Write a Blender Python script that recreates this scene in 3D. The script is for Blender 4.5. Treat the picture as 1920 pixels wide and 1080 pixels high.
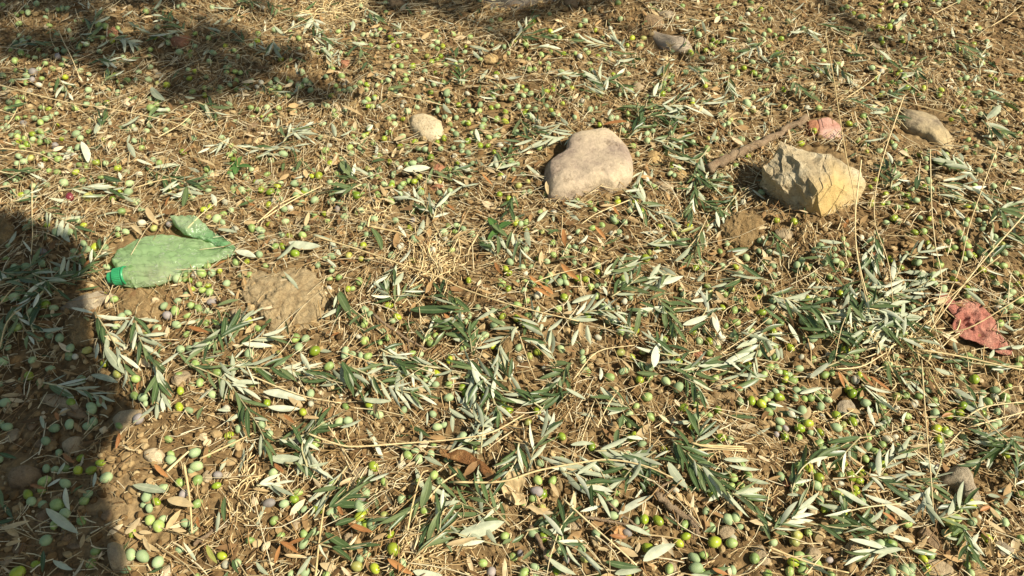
# Olive litter on stony ground: fallen olives, leafy sprigs, straw, stones and a crushed green bottle
import bpy, math, random
import numpy as np
from mathutils import Vector, Matrix, noise as mnoise

for o in list(bpy.data.objects):
    bpy.data.objects.remove(o)
S = bpy.context.scene
COL = S.collection
R = math.radians
random.seed(7)
RNG = np.random.default_rng(11)

# ------------------------------------------------------------------ camera
FPX = 1450.0            # focal length in photo pixels (photo 1920 wide)
PITCH = 50.0            # degrees below the horizon
CAMZ = 1.10
cam_d = bpy.data.cameras.new('camera')
cam = bpy.data.objects.new('camera', cam_d)
COL.objects.link(cam)
cam.location = (0, 0, CAMZ)
cam.rotation_euler = (R(90-PITCH), 0, 0)
cam_d.sensor_width = 36.0
cam_d.lens = FPX/1920*36.0
cam_d.clip_start = 0.01
cam_d.clip_end = 500
S.camera = cam
S.render.resolution_x, S.render.resolution_y = 1024, 576

# ------------------------------------------------------------------ world and sun
SUN_EL, SUN_AZ = 47.0, -20.0       # azimuth measured from +X towards +Y
sd = Vector((math.cos(R(SUN_EL))*math.cos(R(SUN_AZ)), math.cos(R(SUN_EL))*math.sin(R(SUN_AZ)), math.sin(R(SUN_EL))))
W = bpy.data.worlds.new('World'); S.world = W
W.use_nodes = True
wn = W.node_tree.nodes; wl = W.node_tree.links
bg = wn.get('Background') or wn.new('ShaderNodeBackground')
sky = wn.new('ShaderNodeTexSky'); sky.sky_type = 'NISHITA'
sky.sun_disc = False
sky.sun_elevation = R(SUN_EL)
sky.sun_rotation = math.atan2(sd.x, sd.y)
warm = wn.new('ShaderNodeMix'); warm.data_type = 'RGBA'; warm.blend_type = 'MULTIPLY'      # the phone's warm white balance
warm.inputs[0].default_value = 1.0; warm.inputs[7].default_value = (1.0, .94, .76, 1)
wl.new(sky.outputs[0], warm.inputs[6]); wl.new(warm.outputs[2], bg.inputs[0])
bg.inputs[1].default_value = 0.08
sun_d = bpy.data.lights.new('sun', 'SUN')
sun_d.energy = 5.0; sun_d.angle = R(0.5); sun_d.color = (1.0, 0.92, 0.76)
sun = bpy.data.objects.new('sun', sun_d); COL.objects.link(sun)
sun.rotation_euler = (-sd).to_track_quat('-Z', 'Y').to_euler()
sun.location = (6, -2, 8)
S.view_settings.view_transform = 'Standard'
S.view_settings.look = 'None'
S.view_settings.gamma = 1.0
S.view_settings.use_curve_mapping = False
S.view_settings.exposure = 0.68
# ---- positions read off the ground, tile letter + coordinates (4x enlarged tiles) ----
TILES = {}
for _j, _row in enumerate(('MNOP', 'IJKL', 'EFGH', 'ABCD')):
    for _i, _c in enumerate(_row):
        TILES[_c] = (_i*480, _j*270)
def tp(tile, x, y):
    ox, oy = TILES[tile]
    return ox + x/4.0, oy + y/4.0
# olives: x y radius colour (l lime, m green, p pale dusty, w whitish, u purple, y yellow, r wine red)
OLIVES = {
'A': '445 160 28 p;350 278 33 p;415 285 28 p;755 235 33 l;588 292 36 l;687 290 40 l;338 372 46 m;492 390 44 p;800 345 45 p;213 472 42 l;433 550 50 m;490 615 42 p;615 672 40 m;348 815 45 p;272 995 38 l;137 1055 50 l;1285 212 40 p;1462 158 42 p;1475 260 47 p;1635 325 32 u;1625 405 34 l;1102 487 42 p;1175 525 36 l;1122 575 33 p;1228 425 40 p;1378 468 36 u;1482 540 40 m;1127 663 40 m;1192 708 48 m;1392 685 35 p;982 922 45 p;1073 935 52 p;1187 978 46 p;1667 932 40 l;1692 995 32 w;1782 985 33 p',
'B': '100 22 32 p;202 75 28 p;300 80 35 u;390 52 28 y;130 308 36 p;100 535 45 u;212 542 36 p;288 505 36 l;360 583 28 p;465 582 43 l;568 603 40 p;597 648 33 p;575 380 37 m;883 262 42 l;962 378 34 m;1140 178 38 m;1222 208 36 p;1130 112 38 p;1195 145 30 p;1335 325 38 m;787 500 38 u;778 562 55 p;783 637 48 l;872 695 44 p;967 630 35 y;820 590 25 l;1010 772 36 l;1033 882 52 l;1100 988 36 p;757 1010 45 y;780 955 34 p;360 770 35 m;358 840 42 p;1400 725 38 p;1745 655 26 m;1867 782 35 m;1330 100 25 m;1640 115 28 m;1765 1050 38 u;1700 985 36 m;262 1065 25 p;1165 500 25 m',
'C': '193 365 38 m;305 368 38 m;187 448 48 u;223 573 34 y;75 530 28 m;237 790 38 l;338 808 36 m;463 840 33 u;60 912 27 u;170 1015 35 p;520 880 34 p;547 950 36 y;408 957 24 u;700 168 34 m;870 178 38 p;975 92 34 p;760 275 34 m;855 318 42 m;765 540 36 p;760 630 40 p;785 460 28 m;990 657 40 l;1095 667 45 l;860 755 40 u;1020 875 50 l;1250 835 38 l;1222 435 32 w;1565 45 40 l;1455 243 36 p;1030 290 35 y;1655 345 36 m;1770 330 40 m;1712 400 30 m;1640 410 32 m;1617 658 42 p;1675 645 38 p;1705 715 30 p;1518 828 50 l;1645 835 42 m;1362 945 45 p;1378 1022 52 p;1290 700 38 m;800 80 26 p;370 205 25 y;525 325 25 p;1455 325 24 p',
'D': '228 48 32 m;320 10 28 p;380 88 38 m;420 150 42 p;230 257 34 m;298 265 42 l;190 357 40 p;380 345 40 l;365 408 44 p;440 425 30 p;510 465 32 m;388 515 36 p;545 388 25 w;545 330 32 p;618 335 42 l;690 305 36 l;680 365 34 l;655 438 37 l;745 40 36 m;892 55 36 w;950 40 22 w;855 100 32 m;800 150 36 m;850 245 34 l;865 160 30 m;1275 55 36 l;1345 15 36 m;1280 110 28 p;870 340 30 y;1515 540 42 l;645 695 40 m;765 650 38 p;740 820 36 p;828 850 46 p;215 775 42 y;197 825 38 y;188 980 42 l;250 990 34 m;457 962 30 u;920 1045 48 p;1020 1040 42 p;1162 952 35 l;1350 672 45 y;1403 648 42 m;1390 745 44 m;1440 733 46 m;1530 675 36 p;1702 612 34 p;1770 680 40 p;1895 475 36 m;1785 175 32 l;1685 130 32 l;1620 72 28 p;1895 800 32 m;1040 690 40 m;1090 490 28 p;1060 70 24 p;1520 1060 30 p;470 1070 32 m;60 20 25 u;1265 272 30 u',
'E': '110 70 40 p;240 178 38 p;25 300 32 p;262 298 25 p;450 378 38 p;655 472 36 y;530 455 40 p;28 550 38 p;245 545 32 p;380 610 32 p;220 662 36 l;165 690 28 p;5 725 22 p;42 862 38 p;610 690 34 p;690 895 42 p;755 860 34 p;690 925 35 p;660 1040 34 p;705 1005 32 p;525 1025 40 p;410 1055 42 p;55 1045 40 p;10 1020 30 p;900 1028 40 m;1010 812 36 m;1075 825 38 p;1095 870 25 p;1040 985 42 u;1315 175 40 m;1257 210 36 u;1405 212 30 m;1325 280 40 p;1185 312 42 p;1435 132 30 m;1490 158 32 m;1590 105 36 u;1438 15 30 l;1575 35 34 m;1520 20 28 m;1355 462 40 p;1420 455 30 p;1485 440 35 p;1550 437 40 p;1600 425 32 p;1865 245 34 l;1620 262 26 m;1600 365 22 p;1870 500 42 p;1468 577 42 m;1632 640 38 m;1355 775 32 l;1345 895 38 l;1595 803 34 p;870 292 30 p;1020 685 34 m;885 525 28 y;880 650 38 y;65 450 25 p;90 320 25 p;1790 1060 30 p;1420 920 32 p',
'F': '690 10 26 l;725 8 20 m;815 165 32 p;855 200 28 p;1060 220 33 l;1022 250 28 p;550 5 24 w;322 447 42 p;443 475 42 l;170 487 22 y;770 368 24 w;815 398 36 m;930 412 26 m;1278 378 36 m;1347 363 30 m;1312 418 32 m;1462 155 34 m;1512 105 32 m;1540 222 28 w;1600 215 24 p;1577 258 26 p;1850 215 30 l;1790 285 36 p;1905 320 26 p;1555 458 28 m;672 475 34 p;665 510 32 p;725 495 26 p;840 515 34 m;785 510 26 p;548 590 38 m;410 795 36 p;85 865 32 l;45 1022 42 p;622 1003 34 p;690 997 34 p;918 952 40 p;412 870 28 w;640 820 20 w;1120 650 35 l;1300 625 32 w;1345 728 30 p;1545 750 30 l;1578 785 36 l;1445 825 38 p;1622 808 28 m;1238 500 26 p;1540 575 28 p;1850 875 32 l;1740 995 28 p;1612 952 22 w;1360 1045 38 p;1408 1030 30 p;1760 620 24 m;1790 560 30 m;990 375 28 m;1780 175 26 p;1280 20 24 w',
'G': '195 58 34 w;392 75 32 l;110 100 26 m;345 160 32 m;120 210 30 m;190 165 26 m;685 145 34 p;565 212 33 l;985 195 30 p;1282 55 30 p;1475 28 32 y;1597 50 26 m;1648 12 26 y;1840 75 26 l;1665 170 35 m;1868 187 35 l;1752 170 28 m;1708 110 28 m;1680 262 36 m;1600 287 26 m;1452 325 30 p;1480 490 32 m;815 330 38 m;885 360 28 p;812 487 36 y;980 482 26 y;50 450 32 p;130 515 30 y;525 485 24 p;530 540 32 p;730 672 40 m;1030 605 32 p;957 690 36 l;1153 703 40 p;1247 750 44 p;1012 822 40 m;1282 900 37 l;1810 425 28 p;1782 468 26 p;1770 578 26 l;1885 655 32 m;1795 848 38 l;1870 872 36 l;1893 840 28 m;1377 978 36 p;1432 950 28 p;1480 957 22 m;1352 1035 38 l;1038 972 36 m;930 890 28 m;1190 340 30 m;470 258 28 p;645 375 28 w;15 330 28 w;975 1060 25 m;590 5 20 l;120 1010 28 y;790 150 24 w;1915 600 22 m',
'H': '38 98 28 p;30 150 30 p;95 265 24 m;260 252 32 p;80 80 24 m;420 45 32 m;232 78 28 p;335 385 36 p;315 440 30 w;422 362 34 m;248 520 22 w;55 520 36 m;15 595 28 m;455 500 25 w;85 822 38 l;178 700 38 m;208 770 32 p;268 835 28 m;255 922 38 p;302 1018 38 l;88 1003 38 p;78 1055 26 p;130 1055 26 u;390 892 36 p;425 655 36 m;478 640 26 m;435 785 28 p;605 645 28 p;685 660 32 l;730 690 34 m;630 795 36 l;700 780 38 l;690 825 26 m;730 865 36 p;765 925 26 p;510 960 36 l;632 1005 40 l;510 1050 42 p;560 1030 30 y;960 820 36 y;1130 815 30 m;1195 770 28 p;1400 735 26 p;1545 688 38 l;1700 770 34 p;1645 858 38 m;1458 885 34 l;1530 890 32 m;1440 942 32 l;1428 980 24 p;1600 942 32 l;1248 940 36 p;1225 980 26 m;1715 930 30 p;1770 900 32 p;1262 1058 38 l;1325 1068 32 l;1040 965 32 m;1680 1040 36 p;955 522 34 p;1015 345 30 m;928 98 30 y;855 95 28 y;985 178 26 m;735 345 36 m;1310 10 38 p;1885 95 32 m;1850 220 34 m;1735 272 32 m;1505 520 36 m;1415 600 28 p;1870 590 34 m;1885 535 28 m;875 145 24 w;650 380 22 m;655 520 28 m;1040 1055 28 m;1170 710 24 p;1110 715 20 w;705 250 28 m',
'I': '725 145 30 l;885 185 28 l;795 148 26 p;440 118 30 m;480 295 36 p;665 400 38 y;525 400 40 r;972 300 32 p;965 365 34 p;1130 295 28 p;915 510 30 m;590 580 26 p;525 665 32 p;425 665 34 p;885 640 24 p;945 662 28 p;885 685 25 m;1065 595 30 w;1155 635 28 y;1270 605 28 u;632 752 30 p;650 797 36 p;715 778 34 l;790 780 30 p;788 832 26 w;320 900 35 p;198 925 36 p;120 935 36 p;325 810 30 u;275 855 28 p;80 990 30 p;560 855 32 m;620 880 30 m;1815 350 32 p;1755 60 25 p;1720 85 24 m;1870 350 24 m;1625 565 36 p;1675 530 30 m;1735 500 28 p;1565 550 22 y;1770 890 30 m;1555 920 28 m;1590 970 32 p;1512 972 38 m;1648 955 24 l;1460 985 30 w;1330 1015 38 p;1430 1025 24 l;1385 1020 22 m;1400 985 28 m;1495 1055 26 m;1700 1050 30 p;1560 1065 24 l;170 30 28 m;235 110 28 y;185 135 28 p;130 150 24 p;370 205 22 m;650 170 28 m;595 160 24 m;310 165 26 w;125 275 26 p;1765 640 30 w;1690 440 26 w;415 20 28 u;590 30 28 p;465 965 25 p;435 1000 26 p;285 970 28 p;1890 635 32 m',
'J': '38 345 30 l;125 300 26 m;185 300 25 p;160 320 28 l;108 362 32 l;165 365 25 m;415 245 25 l;470 242 33 l;435 200 20 p;290 300 32 p;205 78 34 p;718 75 26 p;705 30 28 m;548 15 26 w;340 445 30 p;440 425 32 p;210 492 30 p;165 530 24 m;220 585 30 p;415 520 20 p;445 548 26 m;518 528 28 l;540 585 28 m;665 548 30 p;668 492 24 p;610 490 26 u;755 390 35 l;740 375 25 m;835 190 26 y;860 240 28 p;920 250 26 m;1080 185 26 w;1128 155 24 m;1180 150 32 p;1140 185 26 p;960 305 26 p;1020 300 28 m;1015 320 30 l;820 325 30 p;1190 285 28 l;1225 250 24 l;1145 280 24 m;1380 280 28 y;1300 285 26 w;1310 108 32 l;1270 45 26 p;1545 20 28 p;1590 70 26 p;1480 30 24 p;1545 60 24 p;1680 15 28 l;1740 15 22 l;1580 195 26 w;1550 160 24 w;1445 195 24 m;1450 240 24 p;1825 382 26 l;1895 415 26 l;1455 355 26 p;1400 485 24 p;1180 490 24 m;1250 505 24 m;1048 578 30 p;1175 580 26 u;1150 635 30 l;1190 718 34 p;1505 615 28 p;1555 640 28 p;1410 665 32 p;1440 620 28 m;1490 660 22 m;1470 800 24 m;835 685 30 p;780 640 28 p;805 600 26 p;805 762 30 l;740 760 26 p;705 755 22 w;790 865 25 y;700 840 32 y;1180 875 26 y;1085 775 36 w;293 825 34 l;143 772 30 m;35 650 34 p;40 700 28 p;25 830 36 p;565 845 34 p;520 860 26 p;75 915 24 m;570 945 28 p;775 1033 32 m;880 425 20 w;1870 940 32 l;1845 1055 32 m',
'K': '180 242 26 w;118 283 22 y;48 315 26 y;15 425 28 p;10 195 22 p;205 35 24 m;1195 150 22 l;1195 185 20 l;1310 100 22 p;1358 125 24 p;940 80 24 p;1270 35 26 p;1390 240 22 p;790 440 26 l;785 410 22 y;905 470 30 p;880 505 26 p;970 512 30 l;310 515 26 w;1635 340 30 p;1730 440 26 w;600 635 28 m;495 660 24 p;745 675 24 w;855 705 22 w;540 800 32 p;475 775 24 p;618 790 28 y;430 705 20 w;228 660 24 y;1108 620 24 l;1330 615 24 l;1285 540 22 p;1210 680 28 y;1245 718 24 m;1000 860 34 l;1030 815 26 y;1075 850 22 w;1405 895 28 m;1375 930 28 l;1610 750 26 p;1690 750 22 m;1558 810 26 m;1390 770 20 p;1850 805 22 p;1675 925 26 l;1750 925 22 p;1860 940 24 p;200 862 26 l;310 835 26 m;260 885 26 p;145 925 24 p;465 890 26 p;540 915 24 m;100 975 22 w;215 1015 28 m;258 1040 28 m;355 1040 32 p;395 1000 30 m;405 1045 28 p;100 1035 30 m;40 1040 22 p;640 970 30 l;552 1018 28 l;640 1065 28 p;840 1010 30 m;60 730 24 p;590 1070 26 m;1460 40 30 m;210 510 20 m;730 490 20 w;105 590 26 m;620 495 20 m',
'L': '195 585 28 l;740 60 18 l;1135 80 22 l;1180 115 24 p;1550 70 22 m;1795 85 24 p;1870 35 24 p;1810 30 20 p;1895 210 24 p;1560 20 20 m;1280 70 20 m;765 325 20 l;880 378 22 l;855 450 22 l;775 450 30 y;1045 385 26 l;1075 340 22 p;1005 380 18 m;1490 470 24 l;1195 280 32 p;1210 565 26 l;1135 555 22 p;885 595 26 p;1205 625 22 p;1045 600 18 w;1490 575 22 m;1575 575 22 p;1620 602 20 p;1605 640 22 p;1475 605 24 p;1435 670 28 m;1195 745 22 l;1215 785 28 y;1345 735 22 m;1395 780 25 m;1350 800 24 l;1037 827 24 p;1590 815 24 p;1470 865 22 p;1655 880 30 p;1710 905 22 m;1765 918 32 m;1605 950 28 l;1755 755 24 y;560 715 22 m;495 790 26 p;505 880 28 p;500 840 22 p;35 920 26 p;40 990 28 p;10 810 22 p;460 1000 26 m;1115 970 24 p;1060 965 22 p;1160 1015 26 p;1110 1040 32 m;1225 1020 24 m;1250 1055 26 p;1395 970 22 p;1855 975 26 m;1675 1000 26 l;1810 1060 24 m;1875 1055 24 l;1905 1000 20 l;370 1030 22 y;610 955 16 l;1700 510 18 p;1050 300 18 w',
'M': '275 30 22 p;205 58 22 p;212 98 24 p;355 80 20 p;290 375 20 m;265 435 20 p;435 425 26 u;495 450 26 p;160 400 30 m;115 460 28 m;125 535 24 m;400 520 22 m;340 480 24 m;250 545 34 u;245 600 26 u;25 570 24 p;40 665 24 p;140 780 32 m;650 335 24 p;690 300 20 p;770 290 20 m;790 200 28 m;740 190 28 m;1095 90 30 m;1465 255 20 m;925 430 24 p;1130 375 20 m;1120 425 22 m;1250 640 26 l;1700 545 22 m;1765 540 22 m;1805 550 20 m;1550 580 20 p;1725 640 20 p;1720 785 26 p;1365 770 18 p;885 700 26 p;910 650 18 p;955 605 26 m;1020 600 20 p;885 615 18 m;665 680 28 p;480 670 26 p;650 785 26 p;445 795 24 p;345 895 26 p;190 880 18 m;135 890 20 m;260 890 24 p;180 930 26 u;57 950 26 p;425 855 20 p;1125 945 24 p;1100 985 22 p;1135 815 34 m;1455 1040 24 p;575 1010 32 p;600 965 20 p;605 1040 24 p;465 1045 22 l;360 1060 28 m;1600 400 26 p;1885 345 22 p;1180 625 20 y;785 470 24 p;860 465 20 p;1895 880 20 m',
'N': '620 240 22 m;810 165 22 p;865 265 20 p;905 265 20 p;1010 285 24 l;1070 270 24 p;1145 270 24 p;1030 320 22 l;1060 350 20 l;1358 320 22 p;1320 350 22 p;1400 350 22 l;1360 370 20 m;1285 425 24 y;1385 425 22 l;1355 450 22 l;1315 470 26 l;1265 540 24 p;1255 490 20 p;1175 500 28 l;1090 500 24 m;1065 420 20 p;1125 435 20 p;1035 505 22 p;1425 490 22 m;1575 355 20 l;1860 355 22 p;635 400 20 p;680 410 20 m;230 500 20 p;155 605 26 p;40 625 26 w;640 575 28 m;525 580 24 p;890 570 22 w;990 605 22 p;780 625 22 m;745 655 22 p;825 680 20 p;910 645 20 p;565 720 24 l;410 680 24 p;15 705 20 p;50 695 20 m;1075 720 24 w;1345 550 20 l;1180 645 16 w;1095 800 18 w;1100 895 22 l;1095 1030 30 p;1410 1040 28 l;1360 1068 22 l;1500 1010 26 p;1615 835 26 p;1675 835 22 m;1595 795 20 p;1520 790 22 l;1585 705 22 w;1430 700 34 p;1435 760 28 p;1415 880 26 p;1775 735 26 m;1810 800 22 m;1870 845 24 l;1868 915 28 l;730 1030 24 m;755 1045 20 p;80 905 24 p;45 880 18 l;15 825 22 m;905 980 18 w;905 150 24 p;1830 150 20 m;1765 160 20 p;1475 260 24 m;535 800 24 p;1685 400 20 w;140 230 28 p;320 290 26 m;510 380 24 p;560 405 20 p',
'O': '50 800 26 p;290 830 22 l;310 860 22 p;350 865 18 p;470 885 26 p;605 910 24 p;655 940 22 l;575 940 18 w;585 828 28 p;630 815 16 p;255 690 26 l;285 735 18 p;140 705 24 p;85 720 22 p;445 665 22 l;420 625 24 p;625 610 22 p;665 675 24 p;660 720 22 y;810 715 24 p;795 650 24 p;130 525 26 m;170 520 20 m;125 445 20 m;220 415 24 m;385 405 22 l;290 390 20 m;205 475 18 m;570 400 22 m;865 345 20 l;900 290 24 l;975 455 16 w;985 290 24 y;680 285 16 m;625 230 18 l;320 275 22 p;355 290 22 m;485 270 20 p;1295 545 26 p;1135 635 26 m;1165 675 24 m;1125 710 28 l;1200 630 20 p;1450 650 20 l;1450 380 22 l;1500 405 20 m;1490 345 22 m;1400 265 26 p;1515 355 18 m;1800 470 26 p;1275 50 22 m;1885 145 18 m;1850 120 16 m;1855 580 22 m;1600 145 20 p;1790 20 24 m;870 855 24 m;1290 900 26 m;1760 780 34 p;1010 1005 24 p;1015 1060 32 p;1055 985 22 p;1470 1040 20 y;1590 1055 24 w;100 975 24 m;30 995 26 p;840 425 16 w;1200 390 20 p;1905 680 20 m;1650 740 20 w;1910 790 24 p',
'P': '50 265 18 m;95 295 24 l;185 445 20 p;185 575 22 p;360 570 22 w;240 520 16 w;115 675 22 l;325 400 18 p;205 400 22 p;410 385 26 p;440 500 26 p;345 985 24 l;605 930 26 l;655 940 20 p;380 815 28 m;290 810 22 w;730 1030 22 p;1040 660 26 l;980 620 22 p;935 620 20 m;1105 655 18 p;1165 665 24 l;1295 680 24 l;1285 720 20 l;1215 615 18 p;1365 660 18 w;915 690 22 p;955 710 22 p;945 760 20 p;855 700 22 p;840 720 20 l;800 730 16 l;905 205 30 l;930 170 22 m;855 215 18 l;825 205 20 l;985 215 24 m;1080 160 18 p;1165 200 18 p;1210 155 18 p;1010 195 16 p;690 40 24 m;700 130 28 m;960 55 20 m;915 15 18 m;1125 70 22 m;1430 370 24 l;1410 345 18 m;1700 600 22 l;1665 570 14 l;1720 640 18 p;1425 550 18 m;990 535 18 l;970 560 18 l;845 435 18 m;895 460 18 m;1545 945 18 m;1355 340 16 p;1630 60 18 y;780 640 18 p;830 120 18 p;1155 320 14 p;540 320 20 m;1500 660 18 m;1435 600 20 m;1515 240 16 p;1590 860 24 p;1630 740 20 p;1370 900 16 l;1500 1050 22 m',
}
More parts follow.
